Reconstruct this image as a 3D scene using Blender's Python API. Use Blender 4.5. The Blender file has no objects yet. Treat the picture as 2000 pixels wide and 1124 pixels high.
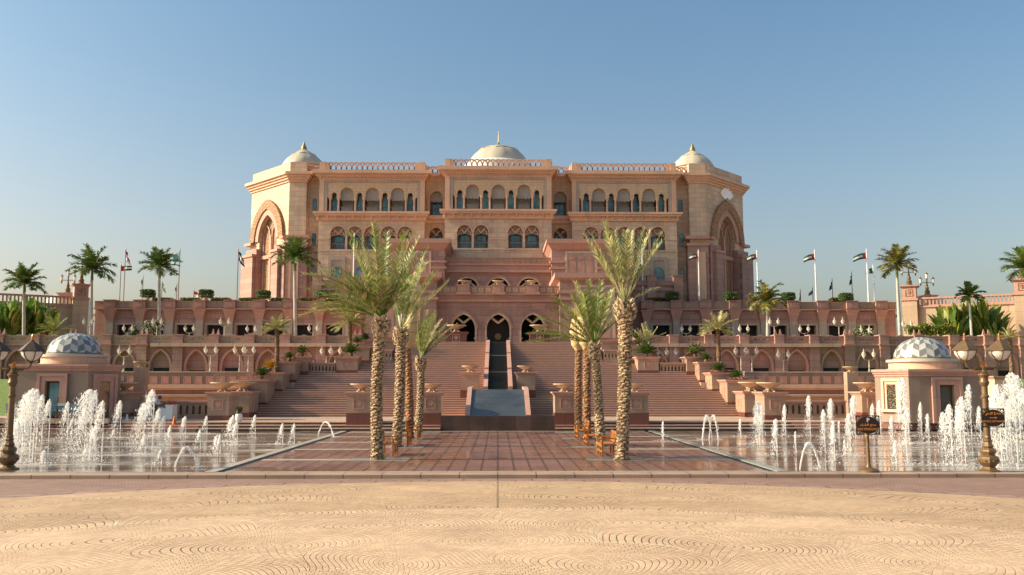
import bpy, math, random
from mathutils import Vector, Matrix
R = math.radians
rng = random.Random(7)
scene = bpy.context.scene
col = scene.collection

# ------------------------------------------------------------------ camera
FPX, PITCH, CAMH = 1750.0, R(6.13), 2.8
YAW = math.atan(27 / FPX / math.cos(PITCH))
cam_d = bpy.data.cameras.new('camera')
cam_d.sensor_width = 36
cam_d.lens = FPX / 2000 * 36
cam_d.clip_start, cam_d.clip_end = 0.1, 3000
cam = bpy.data.objects.new('camera', cam_d)
col.objects.link(cam)
cam.location = (0, 0, CAMH)
cam.rotation_euler = (R(90) + PITCH, 0, -YAW)
scene.camera = cam

# ------------------------------------------------------------------ sky and sun
SUN_EL, SUN_AZ = R(28), R(-92.5)          # azimuth measured from +Y towards +X
w = bpy.data.worlds.new('World'); scene.world = w; w.use_nodes = True
nt = w.node_tree; nt.nodes.clear()
sky = nt.nodes.new('ShaderNodeTexSky'); sky.sky_type = 'NISHITA'
sky.sun_disc = False; sky.sun_elevation = SUN_EL; sky.sun_rotation = SUN_AZ
sky.air_density = 1.0; sky.dust_density = 4.0; sky.ozone_density = 1.2; sky.altitude = 0
bg = nt.nodes.new('ShaderNodeBackground'); bg.inputs['Strength'].default_value = 0.098
wo = nt.nodes.new('ShaderNodeOutputWorld')
tint = nt.nodes.new('ShaderNodeMix'); tint.data_type = 'RGBA'; tint.blend_type = 'MULTIPLY'; tint.inputs[0].default_value = 1
tcw = nt.nodes.new('ShaderNodeTexCoord'); spw = nt.nodes.new('ShaderNodeSeparateXYZ'); nt.links.new(tcw.outputs['Generated'], spw.inputs[0])
mrw = nt.nodes.new('ShaderNodeMapRange'); nt.links.new(spw.outputs[2], mrw.inputs[0]); mrw.inputs[1].default_value = .02; mrw.inputs[2].default_value = .42
mrw.interpolation_type = 'SMOOTHSTEP'
hz = nt.nodes.new('ShaderNodeMix'); hz.data_type = 'RGBA'; nt.links.new(mrw.outputs[0], hz.inputs[0])
hz.inputs[6].default_value = (1.16, 1.05, .93, 1); hz.inputs[7].default_value = (.76, .955, .985, 1)      # dusty low air, clearer blue above
nt.links.new(hz.outputs[2], tint.inputs[7])
nt.links.new(sky.outputs[0], tint.inputs[6]); nt.links.new(tint.outputs[2], bg.inputs[0]); nt.links.new(bg.outputs[0], wo.inputs[0])
sd = bpy.data.lights.new('sun', 'SUN'); sd.energy = 4.0; sd.angle = R(0.5); sd.color = (1, .85, .63)
sun = bpy.data.objects.new('sun', sd); col.objects.link(sun)
sdir = Vector((math.sin(SUN_AZ) * math.cos(SUN_EL), math.cos(SUN_AZ) * math.cos(SUN_EL), math.sin(SUN_EL)))
sun.rotation_euler = sdir.to_track_quat('Z', 'Y').to_euler()
scene.view_settings.view_transform = 'Standard'; scene.view_settings.look = 'None'
scene.view_settings.gamma = 1; scene.view_settings.exposure = 0.94

def ray(px, py):
    u, v = (px - 1000) / FPX, (562 - py) / FPX
    cy, sy, cp, sp = math.cos(YAW), math.sin(YAW), math.cos(PITCH), math.sin(PITCH)
    return (sy*cp + u*cy - v*sy*sp, cy*cp - u*sy - v*cy*sp, sp + v*cp)
def P(px, py, Y):                       # measured photo point on the vertical plane at depth Y
    d = ray(px, py); t = Y / d[1]
    return d[0]*t, CAMH + d[2]*t
def G(px, py, z=0.0):                   # measured photo point on the level z
    d = ray(px, py); t = (z - CAMH) / d[2]
    return d[0]*t, d[1]*t
def ZZ(py, Y): return P(973, py, Y)[1]
def XO(off, Y, py=450): return P(973 + off, py, Y)[0] - P(973, py, Y)[0]

# ------------------------------------------------------------------ mesh builder
class MB:
    def __init__(s, M=None): s.v = []; s.f = []; s.m = []; s.mi = 0; s.M = M
    def add(s, vs, fs):
        n = len(s.v)
        if s.M is not None: vs = [s.M @ Vector(p) for p in vs]
        s.v += [tuple(p) for p in vs]
        for f in fs: s.f.append(tuple(i + n for i in f)); s.m.append(s.mi)
        return s
    def quad(s, a, b, c, d): return s.add([a, b, c, d], [(0, 1, 2, 3)])
    def box(s, x0, x1, y0, y1, z0, z1):
        return s.add([(x0,y0,z0),(x1,y0,z0),(x1,y1,z0),(x0,y1,z0),(x0,y0,z1),(x1,y0,z1),(x1,y1,z1),(x0,y1,z1)],
              [(0,3,2,1),(4,5,6,7),(0,1,5,4),(1,2,6,5),(2,3,7,6),(3,0,4,7)])
    def taper(s, x0, x1, y0, y1, z0, z1, g):       # box whose top grows by g on x and front
        return s.add([(x0,y0,z0),(x1,y0,z0),(x1,y1,z0),(x0,y1,z0),(x0-g,y0-g,z1),(x1+g,y0-g,z1),(x1+g,y1+g,z1),(x0-g,y1+g,z1)],
              [(0,3,2,1),(4,5,6,7),(0,1,5,4),(1,2,6,5),(2,3,7,6),(3,0,4,7)])
    def prism(s, poly, y0, y1):                    # polygon in XZ, along Y
        n = len(poly)
        return s.add([(x, y0, z) for x, z in poly] + [(x, y1, z) for x, z in poly],
              [tuple(range(n)), tuple(range(2*n-1, n-1, -1))] + [(i, i+n, (i+1) % n + n, (i+1) % n) for i in range(n)])
    def prismz(s, poly, z0, z1):                   # polygon in XY, along Z
        n = len(poly)
        return s.add([(x, y, z0) for x, y in poly] + [(x, y, z1) for x, y in poly],
              [tuple(range(n-1, -1, -1)), tuple(range(n, 2*n))] + [(i, (i+1) % n, (i+1) % n + n, i+n) for i in range(n)])
    def prismx(s, poly, x0, x1):                   # polygon in YZ, along X
        n = len(poly)
        return s.add([(x0, y, z) for y, z in poly] + [(x1, y, z) for y, z in poly],
              [tuple(range(n)), tuple(range(2*n-1, n-1, -1))] + [(i, i+n, (i+1) % n + n, (i+1) % n) for i in range(n)])
    def lathe(s, prof, cx=0, cy=0, n=16, a0=0.0, sx=1, sy=1):
        vs = []; fs = []
        for r, z in prof:
            for k in range(n):
                a = a0 + 2*math.pi*k/n
                vs.append((cx + sx*r*math.cos(a), cy + sy*r*math.sin(a), z))
        for i in range(len(prof)-1):
            for k in range(n):
                fs.append((i*n+k, i*n+(k+1) % n, (i+1)*n+(k+1) % n, (i+1)*n+k))
        fs.append(tuple(range(n-1, -1, -1))); fs.append(tuple(range((len(prof)-1)*n, len(prof)*n)))
        return s.add(vs, fs)
    def tube(s, pts, rad, n=6, caps=True):
        pts = [Vector(p) for p in pts]
        if not isinstance(rad, (list, tuple)): rad = [rad]*len(pts)
        vs = []; fs = []
        for i, p in enumerate(pts):
            t = (pts[min(i+1, len(pts)-1)] - pts[max(i-1, 0)]).normalized()
            a = t.cross(Vector((0, 1, 0.01)))
            if a.length < .1: a = t.cross(Vector((1, 0, 0)))
            a.normalize(); b = t.cross(a)
            for k in range(n):
                q = 2*math.pi*k/n
                vs.append(p + (a*math.cos(q) + b*math.sin(q))*rad[i])
        for i in range(len(pts)-1):
            for k in range(n):
                fs.append((i*n+k, i*n+(k+1) % n, (i+1)*n+(k+1) % n, (i+1)*n+k))
        if caps: fs += [tuple(range(n-1, -1, -1)), tuple(range((len(pts)-1)*n, len(pts)*n))]
        return s.add(vs, fs)
    def build(s, name, mats, parent=None, smooth=0, origin=None):
        if not isinstance(mats, (list, tuple)): mats = [mats]
        o = Vector((0, 0, 0))
        if parent is not None: o = WL[parent.name]
        if origin is not None: o = Vector(origin)
        me = bpy.data.meshes.new(name)
        me.from_pydata([(a-o.x, b-o.y, c-o.z) for a, b, c in s.v], [], s.f)
        for m in mats: me.materials.append(m)
        if len(mats) > 1: me.polygons.foreach_set('material_index', s.m)
        if smooth:
            me.polygons.foreach_set('use_smooth', [True]*len(me.polygons))
            me.set_sharp_from_angle(angle=R(smooth))
        me.update()
        ob = bpy.data.objects.new(name, me); col.objects.link(ob)
        if parent is not None:
            ob.parent = parent; WL[ob.name] = o.copy()
        else:
            ob.location = o; WL[ob.name] = o.copy()
        return ob
WL = {}
def tag(o, label=None, cat=None, group=None, kind=None):
    if label: o['label'] = label
    if cat: o['category'] = cat
    if group: o['group'] = group
    if kind: o['kind'] = kind
    return o
def empty(name, loc, label, cat, group=None):
    o = bpy.data.objects.new(name, None); col.objects.link(o); o.location = loc
    o.empty_display_size = .2
    WL[o.name] = Vector(loc)
    return tag(o, label, cat, group)
def copy_tree(o, parent=None):
    c = o.copy(); col.objects.link(c); c.parent = parent
    for ch in list(o.children): copy_tree(ch, c)
    return c
ORD = ['leftmost', 'second', 'third', 'fourth', 'fifth', 'sixth', 'seventh', 'eighth', 'ninth', 'tenth', 'eleventh', 'twelfth',
       'thirteenth', 'fourteenth', 'fifteenth', 'sixteenth', 'seventeenth', 'eighteenth', 'nineteenth', 'twentieth']
ORD += ['twenty-' + x for x in ['first'] + ORD[1:9]] + ['thirtieth'] + ['thirty-' + x for x in ['first'] + ORD[1:9]] + ['fortieth'] + ['forty-' + x for x in ['first'] + ORD[1:9]]
def ordl(i): return 'leftmost' if i == 0 else ORD[i] + ' from left'

# ------------------------------------------------------------------ materials
def newmat(name):
    m = bpy.data.materials.new(name); m.use_nodes = True
    n = m.node_tree.nodes; return m, n, m.node_tree.links, n['Principled BSDF']
def N(n, t, **k):
    x = n.new(t)
    for a, b in k.items(): setattr(x, a, b)
    return x
def math_(n, l, op, a, b=None, c=None):
    x = n.new('ShaderNodeMath'); x.operation = op
    for i, v in enumerate((a, b, c)):
        if v is None: continue
        if isinstance(v, (int, float)): x.inputs[i].default_value = v
        else: l.new(v, x.inputs[i])
    return x.outputs[0]
def mixc(n, l, fac, a, b, mode='MIX'):
    x = n.new('ShaderNodeMix'); x.data_type = 'RGBA'; x.blend_type = mode
    for s, v in ((x.inputs[0], fac), (x.inputs[6], a), (x.inputs[7], b)):
        if isinstance(v, (int, float)): s.default_value = v
        elif isinstance(v, tuple): s.default_value = (*v, 1) if len(v) == 3 else v
        else: l.new(v, s)
    return x.outputs[2]
def ramp(n, l, fac, lo, hi):
    x = n.new('ShaderNodeMapRange'); l.new(fac, x.inputs[0])
    x.inputs[1].default_value = lo; x.inputs[2].default_value = hi
    return x.outputs[0]
def noise(n, l, scale, vec=None, detail=4, rough=.6):
    x = n.new('ShaderNodeTexNoise'); x.inputs['Scale'].default_value = scale
    x.inputs['Detail'].default_value = detail; x.inputs['Roughness'].default_value = rough
    if vec is not None: l.new(vec, x.inputs['Vector'])
    return x.outputs['Fac']
def pos(n): return n.new('ShaderNodeNewGeometry').outputs['Position']
def sc(c, k): return tuple(min(1, x*k) for x in c)
def mapping(n, l, vec, scale):
    x = n.new('ShaderNodeMapping'); x.inputs['Scale'].default_value = scale; l.new(vec, x.inputs['Vector']); return x.outputs[0]
def bump(n, l, b, h, strength=.3, dist=.05):
    x = n.new('ShaderNodeBump'); x.inputs['Strength'].default_value = strength; x.inputs['Distance'].default_value = dist
    l.new(h, x.inputs['Height']); l.new(x.outputs[0], b.inputs['Normal'])

def plain(name, c, rough=.6, metal=0.0, var=.15, nscale=3.0, bmp=0.0, obj=False):
    m, n, l, b = newmat(name)
    v = n.new('ShaderNodeTexCoord').outputs['Object'] if obj else pos(n)
    f = noise(n, l, nscale, v)
    l.new(mixc(n, l, ramp(n, l, f, .3, .7), sc(c, 1-var), sc(c, 1+var)), b.inputs['Base Color'])
    b.inputs['Roughness'].default_value = rough; b.inputs['Metallic'].default_value = metal
    if bmp: bump(n, l, b, f, bmp, .03)
    return m

def stone(name, c, bw=1.2, bh=.55, mortar=.70, rough=.7, var=.12, msize=.028, streak=.2, bmp=.25):
    m, n, l, b = newmat(name)
    p = pos(n)
    s = n.new('ShaderNodeSeparateXYZ'); l.new(p, s.inputs[0])
    h = math_(n, l, 'ADD', s.outputs[0], math_(n, l, 'MULTIPLY', s.outputs[1], .97))
    cb = n.new('ShaderNodeCombineXYZ'); l.new(h, cb.inputs[0]); l.new(s.outputs[2], cb.inputs[1])
    br = n.new('ShaderNodeTexBrick'); l.new(cb.outputs[0], br.inputs['Vector'])
    for k, v in (('Scale', 1), ('Mortar Size', msize), ('Mortar Smooth', .3), ('Brick Width', bw), ('Row Height', bh), ('Bias', 0)):
        br.inputs[k].default_value = v
    br.inputs['Color1'].default_value = (*sc(c, 1-var), 1); br.inputs['Color2'].default_value = (*sc(c, 1+var), 1)
    br.inputs['Mortar'].default_value = (*sc(c, mortar), 1)
    f = noise(n, l, .35, p, 6, .65)
    k = mixc(n, l, .8, br.outputs['Color'], mixc(n, l, ramp(n, l, f, .3, .7), (1-var*1.4,)*3, (1+var,)*3), 'MULTIPLY')
    st = noise(n, l, 1.0, mapping(n, l, p, (2.2, 2.2, .12)), 5, .6)      # rain streaks, dust
    k = mixc(n, l, math_(n, l, 'MULTIPLY', ramp(n, l, st, .52, .8), streak*3), k, sc(c, .62))
    fine = noise(n, l, 9, p, 3, .6)
    k = mixc(n, l, .5, k, mixc(n, l, fine, (.82,)*3, (1.18,)*3), 'MULTIPLY')
    l.new(k, b.inputs['Base Color']); b.inputs['Roughness'].default_value = rough
    bump(n, l, b, math_(n, l, 'SUBTRACT', math_(n, l, 'MULTIPLY', fine, .35), br.outputs['Fac']), bmp, .03)
    return m

TAN = (.575, .41, .285); PINK = (.375, .21, .165); PEACH = (.64, .395, .265); RED = (.155, .05, .036)
M_tan = stone('tan_stone', TAN)
M_tanf = stone('tan_fretwork_stone', (.60, .415, .265), .35, .35, .8, .75, .06, .03)
M_pink = stone('pink_stone', PINK, 1.3, .6)
M_pinkd = stone('rose_stone', (.385, .21, .165), 1.3, .6)
M_peach = stone('peach_trim_stone', PEACH, 2.2, 2.0, .85, .65, .06)
M_peachd = stone('salmon_trim_stone', (.47, .255, .19), 2.4, 2.0, .85, .65, .06)
M_red = stone('red_granite', RED, 1.2, 1.3, .8, .35, .12)
M_brown = stone('brown_granite', (.355, .23, .16), 1.6, .9, .85, .5, .12)
M_grey = stone('grey_beige_stone', (.40, .32, .25), 1.2, .9, .85, .6, .1)
M_dgran = stone('dark_granite', (.085, .05, .042), .9, 1.2, .75, .35, .25)
M_orn = None
def ornament(name, c, d, scale=5.0):
    m, n, l, b = newmat(name)
    p = pos(n)
    v = n.new('ShaderNodeTexVoronoi'); v.inputs['Scale'].default_value = scale; l.new(p, v.inputs['Vector'])
    wv = noise(n, l, scale*1.3, p, 2)
    f = ramp(n, l, math_(n, l, 'ADD', v.outputs['Distance'], math_(n, l, 'MULTIPLY', wv, .4)), .35, .75)
    l.new(mixc(n, l, f, c, d), b.inputs['Base Color']); b.inputs['Roughness'].default_value = .75
    bump(n, l, b, math_(n, l, 'SUBTRACT', 1.0, f), .8, .08)
    return m
M_orn = ornament('carved_ornament', (.50, .30, .14), (.28, .14, .07), 4)
M_lattice = ornament('gold_lattice_screen', (.46, .29, .13), (.25, .14, .07), 5)
M_roof = plain('roof_membrane', (.62, .60, .56), .7)
M_white = plain('white_paint', (.78, .77, .74), .5, var=.04)
M_dome = plain('pale_dome_tile', (.46, .41, .32), .35, var=.05)
M_gold = plain('gold_leaf', (.44, .28, .10), .35, .6, .1)
M_golddull = plain('ochre_band', (.55, .38, .12), .5, 0, .1)
M_dark = plain('dark_interior', (.012, .010, .009), .8)  # near-black stands in for the unlit depth of openings
M_darkwood = plain('dark_bronze_door', (.035, .022, .016), .5)
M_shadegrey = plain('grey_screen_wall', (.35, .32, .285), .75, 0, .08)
M_bal = plain('balcony_rail_metal', (.17, .15, .13), .5)
def glassm(name, c):
    m, n, l, b = newmat(name)
    f = noise(n, l, .8, pos(n))
    l.new(mixc(n, l, ramp(n, l, f, .35, .65), sc(c, .25), sc(c, 1.7)), b.inputs['Base Color'])
    b.inputs['Roughness'].default_value = .08; b.inputs['Specular IOR Level'].default_value = .9
    return m
M_glass = glassm('teal_glass', (.05, .19, .21))
M_glassd = glassm('dark_glass', (.012, .014, .014))

# ------------------------------------------------------------------ arches
def arch_pts(w, h, kind, n=12):
    pts = []
    if kind == 'rect': return [(-w/2, 0), (-w/2, h), (w/2, h), (w/2, 0)]
    if kind == 'round' or h <= w/2*1.02:
        for i in range(n+1):
            a = math.pi*(1 - i/n); pts.append((w/2*math.cos(a), h*math.sin(a)))
        return pts
    c = (h*h - (w/2)**2)/w; r = w/2 + c; am = math.acos(c/r)
    half = [(-c + r*math.cos(am*i/(n//2)), r*math.sin(am*i/(n//2))) for i in range(n//2+1)]   # right springing -> apex
    return [(-x, z) for x, z in half] + [(x, z) for x, z in half[::-1]][1:]
def opening(o, n=12):
    cx, w_, zs, zsp, h, kind = o
    a = [(cx+x, zsp+z) for x, z in arch_pts(w_, h, kind, n)]
    if kind == 'rect': return [(cx-w_/2, zs), (cx-w_/2, zsp+h), (cx+w_/2, zsp+h), (cx+w_/2, zs)]
    return [(cx-w_/2, zs)] + a + [(cx+w_/2, zs)]
def arch_wall(mb, x0, x1, z0, z1, ops, y, th, n=12):
    cur = x0
    for o in sorted(ops):
        cx, w_, zs, zsp, h, kind = o
        L, Rr = cx-w_/2, cx+w_/2
        if L > cur+1e-4: mb.quad((cur,y,z0),(L,y,z0),(L,y,z1),(cur,y,z1))
        if zs > z0+1e-4: mb.quad((L,y,z0),(Rr,y,z0),(Rr,y,zs),(L,y,zs))
        out = opening(o, n); a = out[1:-1]
        for (xa, za), (xb, zb) in zip(a, a[1:]):
            if xb-xa > 1e-5: mb.quad((xa,y,za),(xb,y,zb),(xb,y,z1),(xa,y,z1))
        for (xa, za), (xb, zb) in zip(out, out[1:] + out[:1]):
            if abs(xa-xb)+abs(za-zb) > 1e-5 and not (zs <= z0+1e-4 and za == zs and zb == zs):
                mb.quad((xa,y,za),(xb,y,zb),(xb,y+th,zb),(xa,y+th,za))
        cur = Rr
    if x1 > cur+1e-4: mb.quad((cur,y,z0),(x1,y,z0),(x1,y,z1),(cur,y,z1))
def arch_ring(mb, cx, zsp, w_, h, kind, t, y0, y1, leg=0.0, n=14):
    a = [(cx+x, zsp+z) for x, z in arch_pts(w_, h, kind, n)]
    b = [(cx+x, zsp+z) for x, z in arch_pts(w_+2*t, h+t*1.1, kind, n)]
    if leg: a = [(a[0][0], zsp-leg)] + a + [(a[-1][0], zsp-leg)]; b = [(b[0][0], zsp-leg)] + b + [(b[-1][0], zsp-leg)]
    for i in range(len(a)-1):
        p, q, r, s_ = a[i], a[i+1], b[i+1], b[i]
        mb.quad((p[0],y0,p[1]),(q[0],y0,q[1]),(r[0],y0,r[1]),(s_[0],y0,s_[1]))
        mb.quad((s_[0],y0,s_[1]),(r[0],y0,r[1]),(r[0],y1,r[1]),(s_[0],y1,s_[1]))
        mb.quad((p[0],y0,p[1]),(q[0],y0,q[1]),(q[0],y1,q[1]),(p[0],y1,p[1]))
    for i in (0, -1):
        p, s_ = a[i], b[i]
        mb.quad((p[0],y0,p[1]),(s_[0],y0,s_[1]),(s_[0],y1,s_[1]),(p[0],y1,p[1]))
def window(parent, o, y, frame=.09, mull=1, trans=(.55,), rail=0.0, glass=None, fmat=None, M=None):
    """a glazed window: frame (part) with its pane (sub-part), standing on plane y"""
    cx, w_, zs, zsp, h, kind = o
    mb = MB(M)
    if kind == 'rect':
        mb.box(cx-w_/2, cx-w_/2+frame, y-.05, y+.05, zs, zsp+h); mb.box(cx+w_/2-frame, cx+w_/2, y-.05, y+.05, zs, zsp+h)
        mb.box(cx-w_/2+frame, cx+w_/2-frame, y-.05, y+.05, zsp+h-frame, zsp+h)
    else:
        arch_ring(mb, cx, zsp, w_-2*frame, h-frame, kind, frame, y-.05, y+.05, zsp-zs, 10)
    mb.box(cx-w_/2+frame, cx+w_/2-frame, y-.047, y+.05, zs, zs+frame)
    for k in range(mull):
        x = cx - w_/2 + w_*(k+1)/(mull+1)
        mb.box(x-frame*.3, x+frame*.3, y-.04, y+.04, zs+frame, zsp+h*.8)
    for t in trans:
        z = zs + (zsp+h-zs)*t
        mb.box(cx-w_/2+frame, cx+w_/2-frame, y-.035, y+.04, z-frame*.35, z+frame*.35)
    f = mb.build('window', fmat or M_bal, parent)
    pb = MB(M); pts = opening((cx, w_-frame, zs+.02, zsp, h-frame/2, kind), 10)
    pb.add([(x, y+.01, z) for x, z in pts], [tuple(range(len(pts)))])
    pb.build('pane', glass or M_glass, f)
    return f
# ------------------------------------------------------------------ the palace
M_valance = plain('shaded_screen', (.33, .27, .22), .75, 0, .08)  # darker screen grey, with the recess shade put into the colour
palace = empty('palace', (0, 97, 6.3), 'large pink and tan arcaded palace with pale domes on its roof, above the stairs', 'palace')

def lattice(mb, x0, x1, zb, zt, y, s):
    n = max(1, round((x1-x0)/s)); s = (x1-x0)/n
    for k in range(-1, n):
        c = x0 + (k+1)*s
        pts = []
        for i in range(13):
            a = math.pi*i/12; x = c - s*math.cos(a)
            if x < x0-1e-3 or x > x1+1e-3: continue
            pts.append((x, zb+(zt-zb)*math.sin(a)**.8))
        t = .062
        for (xa, za), (xb, zb_) in zip(pts, pts[1:]):
            d = Vector((xb-xa, 0, zb_-za)).normalized(); q = Vector((-d.z, 0, d.x))*t
            y0 = y + (.04 if k % 2 else 0)
            mb.add([(xa-q.x,y0,za-q.z),(xb-q.x,y0,zb_-q.z),(xb+q.x,y0,zb_+q.z),(xa+q.x,y0,za+q.z),
                    (xa-q.x,y0+.22,za-q.z),(xb-q.x,y0+.22,zb_-q.z),(xb+q.x,y0+.22,zb_+q.z),(xa+q.x,y0+.22,za+q.z)],
                   [(0,1,2,3),(7,6,5,4),(0,4,5,1),(2,6,7,3)])
def cornice(x0, x1, y, yb, z0, z1, out, ends=(1, 1), dent=True, mat=None, parent=None):
    mb = MB(); h = z1-z0
    for a, b, o in ((0, .18, .10), (.18, .34, .28), (.34, .5, .48), (.5, .62, .66), (.62, 1, 1.0)):
        mb.box(x0-(out*o*ends[0] if ends[0] else 0), x1+(out*o*ends[1] if ends[1] else 0), y-out*o, yb, z0+h*a, z0+h*b)
    if dent:
        n = int((x1-x0)/.36)
        for k in range(n):
            x = x0 + (k+.5)*(x1-x0)/n
            mb.box(x-.09, x+.09, y-out*.6, y-out*.26, z0+h*.2, z0+h*.335)
    return mb.build('cornice', mat or M_peach, parent or palace)
def column(x, y, z0, z1, r=.13, parent=None, mat=None):
    mb = MB(); h = z1-z0
    mb.lathe([(r*1.5, z0), (r*1.5, z0+.12), (r, z0+.2), (r*.9, z1-.32), (r*1.15, z1-.28), (r*1.1, z1-.22), (r*1.9, z1-.04), (r*1.9, z1)], x, y, 10)
    return mb.build('column', mat or M_peach, parent or palace, 40)

def block(cx, Y, hw, lev, small, large, ops2, frame_off):
    """a projecting front block: arcaded top storey on a bracketed ledge over a storey of arched windows"""
    k = XO(1, Y); z = lambda y: ZZ(y, Y)
    x0, x1 = cx-hw, cx+hw
    zl, zs, zt = z(lev['floor']), z(lev['cap']), z(lev['frz'])
    D = 2.4
    wall = MB()
    # lower storeys
    zb = 6.5
    arch_wall(wall, x0, x1, zb, zl, ops2, Y, .45)
    wall.box(x0, x1, Y+D, Y+9, zb, z(lev['cor1']))
    for x in (x0, x1): wall.quad((x, Y, zb), (x, Y+D, zb), (x, Y+D, zt), (x, Y, zt))
    wall.quad((x0, Y+.02, zl-.02), (x1, Y+.02, zl-.02), (x1, Y+D, zl-.02), (x0, Y+D, zl-.02))
    wall.quad((x0, Y+.02, zt), (x1, Y+.02, zt), (x1, Y+D, zt), (x0, Y+D, zt))
    for y in lev['strings']:
        cur = x0-.04
        for o in sorted(ops2) + [(x1+.04, 0, 0, 0, 0, '')]:
            if z(y) < o[2]-.05 and o[1]: continue
            e_ = o[0]-o[1]/2-.14*(o[1] > 0)
            if e_-cur > .12: wall.box(cur, e_, Y-.09, Y, z(y)-.1, z(y)+.1)
            cur = o[0]+o[1]/2+.14
    wall.build('wall', M_tan, palace)
    # arcade
    ar = MB()
    ops = [(cx+o*k, 9.7*k, zs, z(lev['cap']-5), z(lev['stop'])-z(lev['cap']-5), 'round') for o in small]
    ops += [(cx+o*k, 26*k, zs, z(lev['ltop']+13), 13*k, 'round') for o in large]
    xe = frame_off*k
    arch_wall(ar, cx-xe, cx+xe, zs, zt, ops, Y+.06, .42)
    ar.build('arcade', M_tanf, palace)
    fr = MB()
    for xa_, xb_2, xs_ in ((x0, cx-xe, 1), (cx+xe, x1, -1)):
        wd = (xb_2-xa_)*.4; mid = xb_2-wd if xs_ > 0 else xa_+wd
        for q0, q1, mt_ in ((xa_, mid, M_peach if xs_ > 0 else M_grey), (mid, xb_2, M_grey if xs_ > 0 else M_peach)):
            fr = MB(); fr.box(q0, q1, Y-(.05 if mt_ is M_peach else 0), Y+.5, zl, zt); fr.build('corner_pier', mt_, palace)
    fr = MB(); fr.box(cx-xe, cx+xe, Y-.02, Y+.03, zt-.28, zt); fr.build('frieze_strip', M_grey, palace)
    for o in [s_+d for s_ in small for d in (-8.3, 8.3)] + [small[0]-12.5, small[-1]+12.5][:0]:
        column(cx+o*k, Y+.27, zl, zs, .125)
    for o in large:
        xc = cx+o*k; w2 = 13*k
        lb = MB(); pts = [(xc+x, z(lev['ltop']+13)+zz) for x, zz in arch_pts(26*k, 13*k, 'round', 14)]
        zsc = z(lev['cap'])-.02
        sc_ = []
        for i in range(25):
            t = i/24; sc_.append((xc+w2-2*w2*t, zsc-.34*abs(math.sin(t*math.pi*4))**.7*0.5-.12))
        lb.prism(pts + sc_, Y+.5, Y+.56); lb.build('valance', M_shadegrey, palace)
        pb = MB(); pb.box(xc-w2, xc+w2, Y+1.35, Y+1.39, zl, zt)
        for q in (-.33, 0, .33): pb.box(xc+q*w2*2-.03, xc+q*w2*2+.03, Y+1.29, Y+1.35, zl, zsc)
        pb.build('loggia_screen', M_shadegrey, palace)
        rb = MB(); rb.box(xc-w2*.85, xc+w2*.85, Y+.25, Y+.3, zl+.15, zl+.62); rb.box(xc-w2, xc+w2, Y+.22, Y+.33, zl+.62, zl+.7)
        rb.build('loggia_rail', M_bal, palace)
    for o in small:
        window(palace, (cx+o*k, 15*k, zl, z(lev['cap']-1), 7.5*k, 'round'), Y+.9, .07, 1, (.35,))
    # windows of the storey below
    for o in ops2:
        c, w_, sz, zsp, h, kd = o
        s_ = MB(); arch_ring(s_, c, zsp, w_, h, kd, .14, Y-.07, Y, 0.0, 14)
        # interlaced tracery bars springing from a hanging boss
        for sg in (-1, 1):
            s_.tube([(c, Y+.25, zsp-.02), (c+sg*w_*.12, Y+.25, zsp+h*.3), (c+sg*w_*.30, Y+.25, zsp+h*.66)], .085, 5)
            s_.tube([(c+sg*w_*.45, Y+.25, zsp-.25), (c+sg*w_*.36, Y+.25, zsp+.18), (c+sg*w_*.2, Y+.25, zsp+.3), (c, Y+.25, zsp+.02)], .055, 5)
        s_.build('window_tracery', M_peach, palace, 40)
        sh = MB(); pts = [(c+x*.98, zsp+zz*.98) for x, zz in arch_pts(w_, h, kd, 12)]
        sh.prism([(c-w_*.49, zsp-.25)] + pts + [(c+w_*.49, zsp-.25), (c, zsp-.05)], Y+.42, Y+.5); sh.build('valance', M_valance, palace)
        window(palace, (c, w_*.7, sz, zsp-.35, h*.5, 'round'), Y+.95, .1, 1, (.5,))
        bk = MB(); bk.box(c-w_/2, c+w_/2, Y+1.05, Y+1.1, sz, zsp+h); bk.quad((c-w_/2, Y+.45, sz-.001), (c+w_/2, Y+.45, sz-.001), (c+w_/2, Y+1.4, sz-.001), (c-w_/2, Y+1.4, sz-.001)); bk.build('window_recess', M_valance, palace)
        rl = MB(); rl.box(c-w_/2, c+w_/2, Y+.15, Y+.2, sz+.62, sz+.7)
        for q in range(9): rl.box(c-w_/2+w_*(q+.5)/9-.02, c-w_/2+w_*(q+.5)/9+.02, Y+.16, Y+.19, sz+.05, sz+.62)
        rl.build('window_rail', M_bal, palace)
    # ledge on brackets
    lb = MB(); za, zb_, zc = z(lev['floor']), z(lev['led']), z(lev['brk'])
    lb.box(x0-.55, x1+.55, Y-.75, Y+.2, zb_+(za-zb_)*.5, za); lb.box(x0-.4, x1+.4, Y-.6, Y-.02, zb_, zb_+(za-zb_)*.5)
    lb.box(x0-.22, x1+.22, Y-.28, Y-.02, zc, zb_)
    n = round((x1-x0)/.95)
    for i in range(n+1):
        x = x0 + (x1-x0)*i/n
        lb.prismx([(Y-.58, zb_), (Y-.28, zc+.08), (Y-.28, zb_)], x-.09, x+.09)
    lb.build('ledge', M_peach, palace)
    cornice(x0, x1, Y, Y+9, zt, z(lev['cor1']), .7)
    pp = MB(); zp0, zp1 = z(lev['cor1']), z(lev['ptop'])
    e = (zp1-zp0)*.62
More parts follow.
